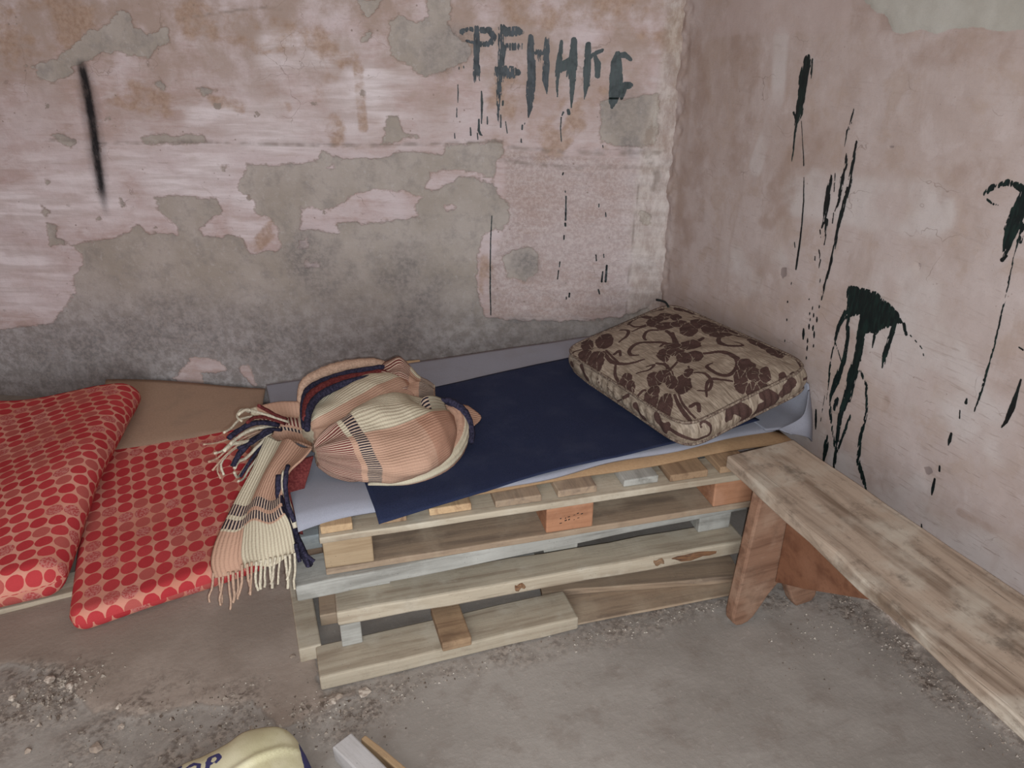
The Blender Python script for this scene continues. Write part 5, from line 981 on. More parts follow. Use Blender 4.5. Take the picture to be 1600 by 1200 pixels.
def bark(t, ln, seed):
    rnd_ = random.Random(seed)
    bm = bmesh.new()
    bmesh.ops.create_icosphere(bm, subdivisions=2, radius=1.0)
    for v in bm.verts:
        k = rnd_.uniform(0.75, 1.2)
        v.co = Vector((v.co.x * ln * k, v.co.y * 0.005 * k, v.co.z * 0.011 * k + 0.004 * math.sin(v.co.x * 5)))
    me = bpy.data.meshes.new('bark_scar')
    bm.to_mesh(me)
    bm.free()
    o = link('bark_scar', me, BARK, mid)
    o.location = (0.165 + (1.312 - 0.165) * t - 0.70, 1.548 + (1.386 - 1.548) * t - 1.85 - 0.001, 0.139 - 0.115)
    o.rotation_euler = (0, 0, math.radians(-8))


bark(0.415, 0.016, 1)
bark(0.765, 0.018, 2)
bark(0.86, 0.065, 3)

# flattened board lying under the right half of the stack
tag(beam('scrap_board', (0.52, 0.17, 0.007), WD_DUST, None, (1.05, 1.465, 0.0065), math.radians(-8), cuts=4),
    'thin dusty board lying on the floor under the right half of the pallets', 'board')

# ------------------------------------------------------------------ bench
bench = tag(empty('wooden_bench', (1.31, 0.4, 0.0)), 'long weathered plank bench on splayed legs along the right wall', 'bench')
seat_len = 2.05
b_ = beam('seat', (seat_len, 0.235, 0.036), WD_SEAT, bench, (1.302 - 1.31, 1.392 - seat_len / 2 - 0.4, 0.4515), PI / 2, bev=0.005, wob=0.003, seed=21, cuts=24)
for v in b_.data.vertices:
    y_ = 1.392 - seat_len / 2 + v.co.x
    left = 1.203 - 0.079 * min(1.3, max(0.0, 1.392 - y_))
    v.co.y = v.co.y / 0.1175 * ((1.302 - left) if v.co.y > 0 else 1.421 - 1.302)
leg_o = [(1.203, 0.4325), (1.176, 0.045), (1.180, 0.018), (1.194, 0.004), (1.212, 0.000), (1.232, 0.004), (1.25, 0.018), (1.292, 0.085), (1.315, 0.112), (1.345, 0.108), (1.385, 0.024),
         (1.402, 0.0), (1.458, 0.0), (1.470, 0.016), (1.470, 0.09), (1.425, 0.4325)]
for y in (1.262, -0.40):
    o = prism('leg', [(a - 1.31, b) for a, b in leg_o], 0.036, WD_LEG, bench, 0.006)
    o.location = (0, y - 0.4, 0)
brace = [(-0.001, 0.4325), (-0.001, 0.125), (-0.10, 0.18), (-0.47, 0.415), (-0.49, 0.4325)]
o = prism('brace', brace, 0.03, WD_BRACE, bench, 0.003, 'yz')
o.location = (1.315 - 1.31, 1.243 - 0.4, 0)
o = prism('brace', [(-a, b) for a, b in brace], 0.03, WD_BRACE, bench, 0.003, 'yz')
o.location = (1.315 - 1.31, -0.381 - 0.4, 0)

# ------------------------------------------------------------------ bedding on the pallets
# cardboard sheet
x0, y0, x1, y1 = 0.24, 1.562, 1.46, 1.428
n = 26
P = []
for j, b in enumerate(np.linspace(0, 0.62, 12)):
    row = []
    for i, a in enumerate(np.linspace(0, 1, n)):
        row.append((x0 + (x1 - x0) * a + b * 0.06, y0 + (y1 - y0) * a + b + 0.004 * math.sin(a * 17), 0.4355 + 0.002 * math.sin(a * 9)))
    P.append(row)
cb = sheet('cardboard_sheet', np.array(P), CARDB, None, thick=0.005)
tag(cb, 'brown cardboard sheet laid on the pallet boards under the white sheet', 'cardboard')

# white sheet: front hem wavers, left corner droops, right end climbs the wall
NU, NV = 90, 60
P = np.zeros((NV, NU, 3))
for i in range(NU):
    a = i / (NU - 1)
    xb = 0.127 + a * (1.40 - 0.127)
    xf = 0.104 + a * (1.45 - 0.104)
    yb = 2.352 - 0.05 * a
    yf = 1.548 - 0.055 * a + 0.012 * math.sin(a * 11 + 0.5) * (1 - a) + 0.006 * math.sin(a * 23)
    for j in range(NV):
        t = j / (NV - 1)
        x = xf + (xb - xf) * t
        y = yf + (yb - yf) * t
        z = 0.4475 + 0.0025 * vnoise(np.array(x * 9), np.array(y * 9), 4)
        fr = max(0, 1 - t / 0.035)
        z -= 0.006 * fr ** 2
        dl = max(0, (0.30 - a) / 0.30) * max(0, 1 - t / 0.30)
        z += 0.016 * dl * (1 - fr) * math.sin(min(1, t / 0.3) * PI) - 0.014 * dl ** 2 * fr
        P[j, i] = (x, y, float(z))
ws = sheet('bed_sheet', P, WHITE, None, thick=0.008)
tag(ws, 'white bed sheet spread over the cardboard on the pallet bed', 'sheet')
# its free end, folded up against the wall behind the pillow
ctrl = [[(1.415, 1.49, 0.449), (1.41, 1.70, 0.452), (1.405, 1.95, 0.452), (1.40, 2.28, 0.452)],
        [(1.50, 1.475, 0.451), (1.51, 1.70, 0.453), (1.50, 1.95, 0.454), (1.48, 2.27, 0.452)],
        [(1.575, 1.50, 0.462), (1.580, 1.70, 0.463), (1.57, 1.95, 0.463), (1.55, 2.26, 0.46)],
        [(1.599, 1.545, 0.535), (1.598, 1.70, 0.545), (1.595, 1.95, 0.54), (1.585, 2.26, 0.52)]]
R = resample(ctrl, 40, 30)
R[:, :, 2] += 0.004 * fbm(R[:, :, 0] * 1.0, R[:, :, 1], 14, 3, 5) * np.linspace(0, 1, 30)[:, None]
fold = sheet('sheet_fold', R, WHITE, ws, thick=0.005, offset=1)

R = resample([[(1.45, 1.478, 0.450), (1.53, 1.475, 0.480), (1.598, 1.535, 0.522)],
              [(1.46, 1.462, 0.447), (1.535, 1.455, 0.455), (1.592, 1.50, 0.455)],
              [(1.475, 1.452, 0.444), (1.535, 1.447, 0.420), (1.578, 1.468, 0.385)]], 16, 14)
sheet('sheet_corner', R, WHITE, ws, thick=0.004, offset=1)

# navy cloth
NU, NV = 80, 56
P = np.zeros((NV, NU, 3))
for i in range(NU):
    a = i / (NU - 1)
    xf = 0.284 + a * (1.43 - 0.284)
    yf = 1.496 + 0.034 * a + 0.010 * max(0, math.sin(a * 9.5 - 2.3)) * (a > .2)
    xb = 0.30 + a * (1.34 - 0.30)
    yb = 2.085 + 0.085 * a
    for j in range(NV):
        t = j / (NV - 1)
        x = xf + (xb - xf) * t
        y = yf + (yb - yf) * t
        z = 0.4525 + 0.0025 * vnoise(np.array(x * 9), np.array(y * 9), 4) + 0.003 * float(fbm(np.array(x), np.array(y), 5, 3, 8)) + 0.001
        # the front left part hangs over the edge of the bed
        hang = max(0, 1 - (y - 1.494) / 0.055) * max(0, 1 - a / 0.42)
        z -= 0.018 * hang ** 1.5
        P[j, i] = (x, y, z)
nc = sheet('navy_cloth', P, NAVY, None, thick=0.0018, offset=1)
tag(nc, 'dark navy cloth spread over the middle of the bed', 'cloth')

# ------------------------------------------------------------------ pillow
PC = np.array([1.304, 1.784, 0.542])
HX, HY, HZ = 0.226, 0.322, 0.035


def rot_xyz(rx, ry, rz):
    return Matrix.Rotation(rz, 3, 'Z') @ Matrix.Rotation(ry, 3, 'Y') @ Matrix.Rotation(rx, 3, 'X')


M = Mat('brocade', 0.75, 0.3)
p = M.coord('Object')
strg = M.noise(M.scale(p, (420, 26, 60)), 1.0, 3, 0.6)
strg2 = M.noise(M.scale(p, (150, 12, 30)), 1.0, 3, 0.6)
gold = M.mix(M.step(strg, 0.35, 0.65), C_(100, 86, 73), C_(130, 115, 101))
gold = M.mix(M.mul(M.step(strg2, 0.5, 0.7), 0.5), gold, C_(78, 64, 53))
brown = M.mix(M.step(M.noise(p, 300, 2), 0.35, 0.65), C_(50, 33, 29), C_(62, 42, 37))
f = M.add(M.attr('motif'), M.mul(M.math('SUBTRACT', M.noise(p, 160, 2), 0.5), 0.0025))
fm = M.step(f, -0.0006, 0.0006)
c = M.mix(fm, gold, brown)
M.bump(M.add(M.mul(strg, 0.6), M.mul(fm, 0.7)), 0.5, 0.0015)
M.put(M.b.inputs['Roughness'], M.mix(fm, (0.6, 0.6, 0.6, 1), (0.9, 0.9, 0.9, 1)))
BROC = M.color(c)

pil = empty('pillow', tuple(PC))
pil.rotation_euler = rot_xyz(-0.039, -0.203, 0.076).to_euler()
tag(pil, 'boxy gold pillow with brown woven flowers on the navy cloth', 'pillow')


def pillow_outline(u, v, k=1.0):
    """square -> softly rounded, slightly pinched square"""
    r = (abs(u) ** 8 + abs(v) ** 8) ** (1 / 8)
    m = max(abs(u), abs(v), 1e-9)
    s = m / max(r, 1e-9)
    cu = 1 - 0.025 * (1 - v * v) * abs(u) ** 3
    cv = 1 - 0.02 * (1 - u * u) * abs(v) ** 3
    return u * s * cu * HX * k, v * s * cv * HY * k


def pillow_side(sign, name, motif):
    n = 230 if sign > 0 else 40
    mny = 320 if sign > 0 else 50
    V = []
    for j in range(mny):
        for i in range(n):
            u, v = -1 + 2 * i / (n - 1), -1 + 2 * j / (mny - 1)
            x, y = pillow_outline(u, v)
            e = (1 - u ** 4) * (1 - v ** 4)
            V.append((x, y, 0))
    V = np.array(V)
    uu = np.tile(np.linspace(-1, 1, n), mny)
    vv = np.repeat(np.linspace(-1, 1, mny), n)
    e = (1 - uu ** 4) * (1 - vv ** 4)
    d = np.minimum(1 - abs(uu), 1 - abs(vv))
    wr = fbm(V[:, 0], V[:, 1], 9, 3, 61) * 0.010 + fbm(V[:, 0], V[:, 1], 30, 3, 62) * 0.004
    puck = 0.003 * np.sin(np.where(abs(uu) > abs(vv), V[:, 1], V[:, 0]) * 190) * np.clip(1 - d / 0.12, 0, 1)
    bulge = (0.030 if sign > 0 else 0.012) * e ** 0.8
    V[:, 2] = sign * (HZ + bulge) + (wr + puck) * np.clip(e * 3, 0, 1) * (1 if sign > 0 else 0.4)
    F = grid_faces(n, mny)
    if sign < 0:
        F = [f[::-1] for f in F]
    at = np.full(len(V), -0.02)
    if motif:
        for s in PILLOW_SWIRLS:
            sm = [tuple(float(v) for v in q) for q in spline(s, max(8, len(s) * 5))]
            sm = [(a, b, w * 1.35) for a, b, w in sm]
            at = np.maximum(at, local(stroke_sdf, V[:, 0], V[:, 1], sm, 0.02, -0.02))
        for q in PILLOW_PETALS:
            d = local(poly_sdf, V[:, 0], V[:, 1], q, 0.03, -0.03) + 0.006 * fbm(V[:, 0], V[:, 1], 60, 2, 91) + 0.0006
            at = np.maximum(np.minimum(at, -(d + 0.0018)), d)
            cx, cy = np.mean([a for a, b in q]), np.mean([b for a, b in q])
            r_ = max(math.hypot(a - cx, b - cy) for a, b in q)
            # pale veins cut through each petal
            for k in range(3):
                an = (hash((round(cx, 3), k)) % 628) / 100
                vein = [(cx + math.cos(an) * r_ * 1.05, cy + math.sin(an) * r_ * 1.05, 0.0012), (cx + math.cos(an + 0.3) * r_ * 0.2, cy + math.sin(an + 0.3) * r_ * 0.2, 0.0006)]
                at = np.minimum(at, -local(stroke_sdf, V[:, 0], V[:, 1], vein, 0.01, -0.02))
    mesh(name, V, F, BROC, pil, True, None, dict(motif=at))


pillow_side(1, 'pillow_top', True)
pillow_side(-1, 'pillow_bottom', False)
# the side band between the two seams
ring = []
NB = 420
for k in range(NB):
    th = 2 * PI * k / NB
    cu, cv = math.cos(th), math.sin(th)
    m_ = max(abs(cu), abs(cv))
    ring.append(pillow_outline(cu / m_, cv / m_))
ring = np.array(ring)
HB_ = 16
V = []
for j in range(HB_):
    t = -1 + 2 * j / (HB_ - 1)
    for k in range(NB):
        x, y = ring[k]
        ln = math.hypot(x, y)
        bul = 0.012 * (1 - t * t) + 0.003 * math.sin(k * 0.9 + 2 * math.sin(k * 0.13)) * (1 - t * t)
        V.append((x * (1 + bul / ln), y * (1 + bul / ln), t * HZ))
V = np.array(V)
at = np.full(len(V), -0.02)
for s in PILLOW_FRONT:
    sm = [tuple(float(v) for v in q) for q in spline(s, max(6, len(s) * 5))] if len(s) > 2 else s
    d = local(stroke_sdf, V[:, 0], V[:, 2], sm, 0.02, -0.02)
    at = np.maximum(at, np.where(V[:, 1] < -0.2, d, -0.02))
lf = V[:, 0] < -0.17
for s in [[(0.20, 0.02, 0.010), (0.17, -0.01, 0.012)], [(0.05, 0.02, 0.002), (0.0, -0.02, 0.003), (-0.03, 0.0, 0.002)], [(-0.10, 0.01, 0.010), (-0.13, -0.02, 0.012)], [(-0.2, 0.02, 0.012), (-0.23, -0.01, 0.014), (-0.25, 0.015, 0.008)], [(0.10, 0.02, 0.003), (0.08, -0.02, 0.002)], [(0.27, 0.0, 0.012)], [(-0.06, 0.025, 0.006), (-0.04, 0.01, 0.005)]]:
    d = local(stroke_sdf, V[:, 1], V[:, 2], s, 0.02, -0.02)
    at = np.maximum(at, np.where(lf, d, -0.02))
mesh('side_band', V, grid_faces(NB, HB_, True), BROC, pil, True, None, dict(motif=at))
for s in (1, -1):
    pts = [(x * 1.006, y * 1.006, s * HZ) for x, y in ring[::6]]
    pts.append(pts[0])
    o = tube('seam_piping', pts, 0.0045, BROC, pil, 6, n=210)

tube('tie', [(0.195, 0.300, HZ), (0.20, 0.325, HZ + 0.012), (0.185, 0.355, HZ + 0.018)], 0.004, PAINT_DARK, pil, 6)

# ------------------------------------------------------------------ dotted foam mattresses
def dots_mat(name, pu, pv, skew):
    M = Mat(name, 0.85, 0.2)
    uv = M.n('ShaderNodeUVMap').outputs[0]
    s = M.sep(uv)
    u = M.math('DIVIDE', s[0], pu)
    v = M.math('DIVIDE', s[1], pv)
    u = M.add(u, M.mul(M.math('FLOOR', v), skew))
    iu, iv = M.math('FLOOR', u), M.math('FLOOR', v)
    fu, fv = M.math('SUBTRACT', M.math('FRACT', u), 0.5), M.math('SUBTRACT', M.math('FRACT', v), 0.5)
    wn = M.n('ShaderNodeTexWhiteNoise', noise_dimensions='2D')
    M.put(wn.inputs['Vector'], M.comb(iu, iv, 0))
    r = wn.outputs['Value']
    wob = M.mul(M.math('SUBTRACT', M.noise(M.coord('Object'), 60, 2), 0.5), 0.10)
    d = M.add(M.math('SQRT', M.add(M.mul(fu, fu), M.mul(fv, fv))), wob)
    dot = M.step(d, 0.455, 0.485, 1.0, 0.0)
    p = M.coord('Object')
    weave = M.noise(p, 380, 2)
    base = M.mix(M.step(M.noise(p, 5, 4), 0.35, 0.65), C_(166, 106, 88), C_(176, 120, 104))
    red = M.mix(M.step(r, 0.0, 0.62, 0, 1), C_(146, 40, 44), C_(154, 50, 52))
    tex = M.mix(M.step(M.noise(p, 170, 2), 0.42, 0.58), C_(146, 60, 58), C_(162, 100, 92))
    red = M.mix(M.step(r, 0.66, 0.68), red, C_(148, 70, 64))
    red = M.mix(M.step(r, 0.84, 0.86), red, tex)
    red = M.mix(M.mul(M.step(weave, 0.45, 0.7), 0.12), red, C_(120, 30, 30))
    c = M.mix(dot, base, red)
    M.bump(M.add(weave, M.mul(M.noise(p, 14, 3), 2.0)), 0.3, 0.002)
    return M.color(c)


DOTS1 = dots_mat('red_dotted_cover_slanted', 0.048, 0.056, 0.35)
DOTS2 = dots_mat('red_dotted_cover', 0.047, 0.055, 0.06)


def slab_cushion(name, corners, th, mat, parent, zf, nu=70, nv=80, round_=0.45, seed=1):
    """corners: front-left, front-right, back-right, back-left at mid height; zf(x, y, s, t) -> underside height"""
    fl, fr, br, bl = [np.array(c, float) for c in corners]
    L = np.linalg.norm(fr - fl)
    Dp = np.linalg.norm(bl - fl)
    R_ = th * round_

    def axis(n, length):
        """positions along one side, dense in the rounded rim, with the arc length walked so far"""
        al = np.linspace(0, PI / 2, 9)
        rim = R_ * (1 - np.sin(al))[::-1]          # 0 .. R_
        arc = (R_ - R_ * al)[::-1]
        mid = np.linspace(R_, length - R_, n)[1:-1]
        return np.r_[rim, mid, (length - rim)[::-1]] / length, np.r_[arc, mid, (length - arc)[::-1]]
    S, US = axis(nu, L)
    T, UT = axis(nv, Dp)
    nu, nv = len(S), len(T)
    V, uvs = [], []
    for side in (1, -1):
        for t, ut in zip(T, UT):
            for s, us in zip(S, US):
                ds, dt = min(s, 1 - s) * L, min(t, 1 - t) * Dp
                e = 1.0
                for dd in (ds, dt):
                    if dd < R_:
                        q = 1 - dd / R_
                        e *= math.sqrt(max(0, 1 - q * q))
                base = (fl * (1 - s) + fr * s) * (1 - t) + (bl * (1 - s) + br * s) * t
                cs, ct = s - 0.5, t - 0.5
                cor = max(0, 1 - ds / 0.05) * max(0, 1 - dt / 0.05)
                base = base - np.array([math.copysign(1, cs) * 0.014 * cor, math.copysign(1, ct) * 0.014 * cor])
                z = zf(base[0], base[1], s, t)
                h = th * (0.5 + side * 0.5 * e)
                h += side * 0.006 * float(vnoise(np.array(base[0] * 7.0), np.array(base[1] * 7.0), seed)) * e
                V.append((base[0] - parent.location[0], base[1] - parent.location[1], z + h - parent.location[2]))
                uvs.append((us + seed * 0.37 + (0.5 if side < 0 else 0), ut + seed * 0.21))
    F = grid_faces(nu, nv)
    off = nu * nv
    F2 = [tuple(off + k for k in f[::-1]) for f in grid_faces(nu, nv)]
    return mesh(name, V, F + F2, mat, parent, True, uvs)


def dense(n, m=0.12):
    return n


mat2 = tag(empty('foam_mattress', (-0.1, 2.3, 0.0)), 'thin red dotted foam mattress flat on the floor, nearer the pallets', 'mattress')
f2 = lambda x, y, s, t: 0.004 + 0.018 * smooth(0.5, 1.0, t)
mo = slab_cushion('cover', [(-0.497, 1.895), (0.055, 1.975), (0.055, 2.885), (-0.50, 2.80)], 0.07, DOTS2, mat2, f2, 70, 80, 0.5, 1)
pts = [(-0.497, 1.895), (0.045, 1.985), (0.04, 2.885), (-0.50, 2.80)]

mat1 = tag(empty('foam_mattress', (-0.8, 2.7, 0.0)), 'thicker red dotted foam mattress at the left, overlapping the other one', 'mattress')


def f1(x, y, s, t):
    # rests on the floor board in front, rises over the other mattress on its right
    over = float(smooth(-0.56, -0.44, x)) * float(smooth(2.05, 2.35, y))
    return 0.022 + 0.085 * float(smooth(0.45, 1.0, s)) * float(smooth(0.0, 0.5, t)) + 0.004 * math.sin(x * 9)


slab_cushion('cover', [(-1.28, 2.06), (-0.515, 2.05), (-0.300, 3.08), (-1.22, 3.50)], 0.115, DOTS1, mat1, f1, 100, 110, 0.5, 2)

# board under the front of the left mattress and the brown panel behind them
tag(beam('pale_plank', (0.80, 0.10, 0.018), WD_PALE, None, (-0.90, 2.13, 0.0095), math.radians(1), cuts=6), 'pale plank on the floor under the front of the left mattress', 'plank')
P = []
for t in np.linspace(0, 1, 24):
    row = []
    for s in np.linspace(0, 1, 40):
        # front edge under the mattress, back edge along the wall foot
        xf, yf = -0.50 + 0.58 * s, 2.55 + 0.12 * s
        xb, yb = -0.46 + 0.62 * s, 3.40 - 0.315 * s
        x, y = xf + (xb - xf) * t, yf + (yb - yf) * t
        z = 0.095 + 0.012 * math.sin(s * 4.0 + 0.6) * t + 0.012 * (t - .5) if t > .3 else 0.095 * smooth(-0.1, 0.3, t)
        row.append((x, y, float(z)))
    P.append(row)
pn = sheet('hardboard_panel', np.array(P), PANEL_M, None, thick=0.006)
tag(pn, 'warped brown hardboard panel at the wall foot behind the mattresses', 'panel')


# ------------------------------------------------------------------ plaid blanket, twisted into a bundle
def plaid(name, bands=(), split=0.0, flip=None, shade=None, pitch=0.0105, period=None, dim=1.0):
    """bands: (u0, u1, 'maroon' or 'black'); cream where v < split, pink above; the two swap past u = flip"""
    M = Mat(name, 0.95, 0.08)
    s = M.sep(M.n('ShaderNodeUVMap').outputs[0])
    p = M.coord('Object')
    fuzz = M.math('SUBTRACT', M.noise(p, 140, 3), 0.5)
    u = M.add(s[0], M.mul(fuzz, 0.004))
    v = M.add(s[1], M.mul(fuzz, 0.0022))
    rib = M.math('PINGPONG', M.math('DIVIDE', v, pitch), 0.5)
    ribm = M.step(rib, 0.10, 0.36)
    knit = M.math('PINGPONG', M.math('DIVIDE', u, 0.006), 0.5)
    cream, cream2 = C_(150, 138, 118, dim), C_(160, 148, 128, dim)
    pink, pink2 = C_(148, 116, 98), C_(140, 104, 86)
    if period:
        vb = M.step(M.math('PINGPONG', M.add(v, split), period), period * 0.5 - 0.002, period * 0.5 + 0.002)
    else:
        vb = M.step(v, split - 0.002, split + 0.002)
    if flip is not None:
        f = M.step(u, flip - 0.002, flip + 0.002)
        vb = M.math('ABSOLUTE', M.math('SUBTRACT', vb, f))
    sh = M.step(u, shade - 0.003, shade + 0.003) if shade else 0.3
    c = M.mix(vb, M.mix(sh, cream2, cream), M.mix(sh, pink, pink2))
    c = M.mix(M.mul(M.step(rib, 0.24, 0.06), M.mix(vb, (0.24, 0.24, 0.24, 1), (0.13, 0.13, 0.13, 1))), c, C_(112, 84, 72))
    c = M.mix(M.mul(M.step(knit, 0.2, 0.02), 0.10), c, C_(112, 84, 72))
    col = dict(maroon=C_(84, 38, 36), black=C_(30, 26, 34))
    for u0, u1, k in bands:
        z = M.mul(M.step(u, u0 - 0.0015, u0 + 0.0015), M.step(u, u1 - 0.0015, u1 + 0.0015, 1, 0))
        c = M.mix(z, c, M.mix(M.step(rib, 0.20, 0.30), C_(150, 128, 112), col[k]))
    M.bump(M.add(M.mul(ribm, 1.0), M.add(M.mul(fuzz, 1.2), M.mul(knit, 0.3))), 0.55, 0.0022)
    return M.color(c)


def yarn(name, col, col2):
    M = Mat(name, 0.95, 0.08)
    p = M.coord('Object')
    f = M.noise(p, 160, 3)
    M.bump(f, 0.7, 0.003)
    return M.color(M.mix(M.step(f, 0.35, 0.65), col, col2))


YARN = dict(cream=yarn('cream_yarn', C_(142, 130, 114), C_(166, 154, 136)), pink=yarn('pink_yarn', C_(132, 106, 90), C_(152, 124, 106)),
            black=yarn('navy_black_yarn', C_(26, 24, 34), C_(44, 40, 54)), maroon=yarn('maroon_yarn', C_(70, 28, 28), C_(90, 42, 40)))
PLAID = plaid('plaid_wool', bands=[(0.0, 0.068, 'maroon'), (0.080, 0.108, 'black')], split=0.335, shade=0.25)
PLAID_B = plaid('plaid_wool_plain', split=0.31, shade=0.30)
PLAID_T = plaid('plaid_wool_corner', split=0.0)

blanket = tag(empty('plaid_blanket', (0.40, 1.82, 0.455)), 'cream and pink plaid wool blanket knotted into a bundle with fringed ends', 'blanket')
BX, BY, BZ = blanket.location


def rel(P):
    return np.asarray(P, float) - np.array([BX, BY, BZ])


def pouch(name, N, E, prof, mat, nu=90, nv=72, zfloor=0.457, seed=1, fold=0.010, uoff=0.0, voff=0.0, tilt=0.0, dent=None, back=1.0):
    """a stuffed swath of cloth from N to E. prof rows: (s, half width, height above axis, depth below)"""
    N, E = np.array(N, float), np.array(E, float)
    A = E - N
    L = np.linalg.norm(A)
    d = A / L
    perp = np.array([-d[1], d[0], 0.0])
    perp /= np.linalg.norm(perp)
    pr = np.array(prof)
    V, uv = [], []
    for j in range(nu):
        s = j / (nu - 1)
        w = np.interp(s, pr[:, 0], pr[:, 1])
        h = np.interp(s, pr[:, 0], pr[:, 2])
        b = np.interp(s, pr[:, 0], pr[:, 3])
        for k in range(nv):
            th = 2 * PI * k / nv
            cx, sx = math.cos(th), math.sin(th)
            sh = abs(cx) ** 0.9 * (1 if cx > 0 else -1)
            up = sx * (h if sx > 0 else b)
            if cx > 0:
                sh *= back + (1 - back) * s ** 1.5
            q = N + A * s + perp * (w * sh) + np.array([0, 0, up])
            # gathers running out from the neck, softer folds elsewhere
            g = fold * (math.sin(th * 9 + 2.0 * math.sin(s * 3 + seed)) * (1 - s) ** 2 * 0.7 + 0.8 * math.sin(th * 3.1 + s * 5.0 + seed) * math.sin(s * PI) + 0.9 * float(vnoise(np.array(th * 4.0 + seed * 2), np.array(s * 9.0), seed + 3)) + 1.4 * float(vnoise(np.array(th * 1.4 + seed), np.array(s * 4.0), seed)))
            q = q + (perp * cx + np.array([0, 0, sx])) * g * min(1, w / 0.05)
            if dent:
                k_ = math.exp(-((s - dent[0]) / 0.09) ** 2 - ((th - dent[1]) / 0.32) ** 2)
                q = q - (perp * cx + np.array([0, 0, sx])) * dent[2] * k_
            q[2] = max(q[2], zfloor + 0.002 * sx)
            V.append(q)
            uv.append((s * L + uoff, (th if th < PI * 1.5 else th - 2 * PI) * 0.17 + voff + tilt * s))
    # circular smoothing of the profile joints
    V = np.array(V).reshape(nu, nv, 3)
    for _ in range(3):
        V[1:-1] = 0.5 * V[1:-1] + 0.25 * (V[:-2] + V[2:])
    F = grid_faces(nv, nu, wrap=True)
    V = list(V.reshape(-1, 3))
    V.append(np.mean(V[:nv], axis=0))
    uv.append((uoff, voff))
    V.append(np.mean(V[(nu - 1) * nv:nu * nv], axis=0))
    uv.append((L + uoff, voff))
    for k in range(nv):
        F.append((len(V) - 2, (k + 1) % nv, k))
        F.append((len(V) - 1, (nu - 1) * nv + k, (nu - 1) * nv + (k + 1) % nv))
    return mesh(name, rel(V), [f[::-1] for f in F], mat, blanket, True, uv)


pouch('bundle', (0.185, 1.738, 0.510), (0.575, 1.815, 0.500),
      [(0, .020, .028, .03), (.05, .070, .042, .05), (.15, .130, .064, .06), (.32, .178, .084, .06), (.55, .192, .094, .06), (.75, .168, .092, .06), (.9, .11, .060, .05), (1, .03, .02, .03)], PLAID, seed=2, dent=(0.84, 1.30, 0.055), back=0.30, fold=0.012)
pouch('back_fold', (0.19, 1.86, 0.50), (0.52, 2.03, 0.50),
      [(0, .03, .045, .04), (.08, .090, .066, .05), (.3, .142, .084, .05), (.55, .142, .090, .05), (.8, .11, .078, .05), (1, .04, .04, .03)], PLAID_B, seed=5)
pouch('crumpled_top', (0.395, 2.03, 0.53), (0.575, 1.965, 0.51),
      [(0, .02, .02, .05), (.2, .06, .055, .06), (.5, .075, .065, .06), (.8, .06, .05, .05), (1, .02, .02, .04)], plaid('plaid_wool_crumpled', bands=[(0.0, 0.12, 'maroon'), (0.15, 0.19, 'black')], split=0.2), 44, 40, seed=9, fold=0.02)
tube('rolled_edge', rel(np.array(CURL)[:, :3]).tolist() if False else [list(rel(q[:3])) + [q[3]] for q in CURL], 0.02, plaid('plaid_wool_roll', split=0.03, pitch=0.0125), blanket, 14, n=60, jitter=0.03)
R = resample(INNER, 16, 16)
sheet('inner_fold', rel(R), plaid('plaid_wool_inner_shaded', bands=[(0.030, 0.062, 'black')], split=9, pitch=0.010, dim=0.55), blanket, 0.0, 0.0, 0.003, 1)  # inner cloth of the hollow; its cream is darkened to paint in shade
tube('dark_edge', [list(rel(q[:3])) + [q[3]] for q in CURL_EDGE], 0.01, YARN['black'], blanket, 8, n=30, jitter=0.12)
for nm, pts_, cc in (('dark_border', RIM_A, 'black'), ('maroon_border', RIM_B, 'maroon'), ('dark_border', RIM_C, 'black'), ('pale_border', RIM_D, 'pink')):
    tube(nm, [list(rel(q[:3])) + [q[3]] for q in pts_], 0.01, YARN[cc], blanket, 10, n=44, jitter=0.06)
sheet('blanket_corner', rel(resample(CORNER, 12, 10)), PLAID_T, blanket, 0.2, 0.06, 0.004, 1)
R = resample(TAIL, 44, 64)
s_ = np.linspace(0, 1, 44)[None, :]
t_ = np.linspace(0, 1, 64)[:, None]
R[:, :, 1] += 0.010 * np.sin(s_ * 11 + t_ * 4) * t_ + 0.012 * np.sin(s_ * 5 - 1) * (1 - t_)
R[:, :, 2] += 0.006 * np.sin(s_ * 13 + 1)
sheet('tail', rel(R), plaid('plaid_wool_hem', bands=[(0.185, 0.212, 'black'), (0.222, 0.245, 'black')], split=0.075, flip=0.25), blanket, 0.0, 0.0, 0.005, 1, swap=True)
R = resample(FLAP, 30, 24)
R[:, :, 2] += 0.006 * np.sin(np.linspace(0, 14, 24))[:, None]
sheet('short_tail', rel(R), plaid('plaid_wool_flap', bands=[(0.06, 0.10, 'maroon'), (0.108, 0.12, 'black')], split=0.02), blanket, 0.0, 0.0, 0.005, 1, swap=True)
sheet('maroon_hem', rel(resample(PANEL, 14, 24)), YARN['maroon'], blanket, 0, 0, 0.005, 1)
for k, (pts_, r_, cc) in enumerate(TASSEL):
    tube('tassel', [list(q) for q in rel(pts_)], r_, YARN[cc], blanket, 6, n=12, jitter=0.15, seed=k)

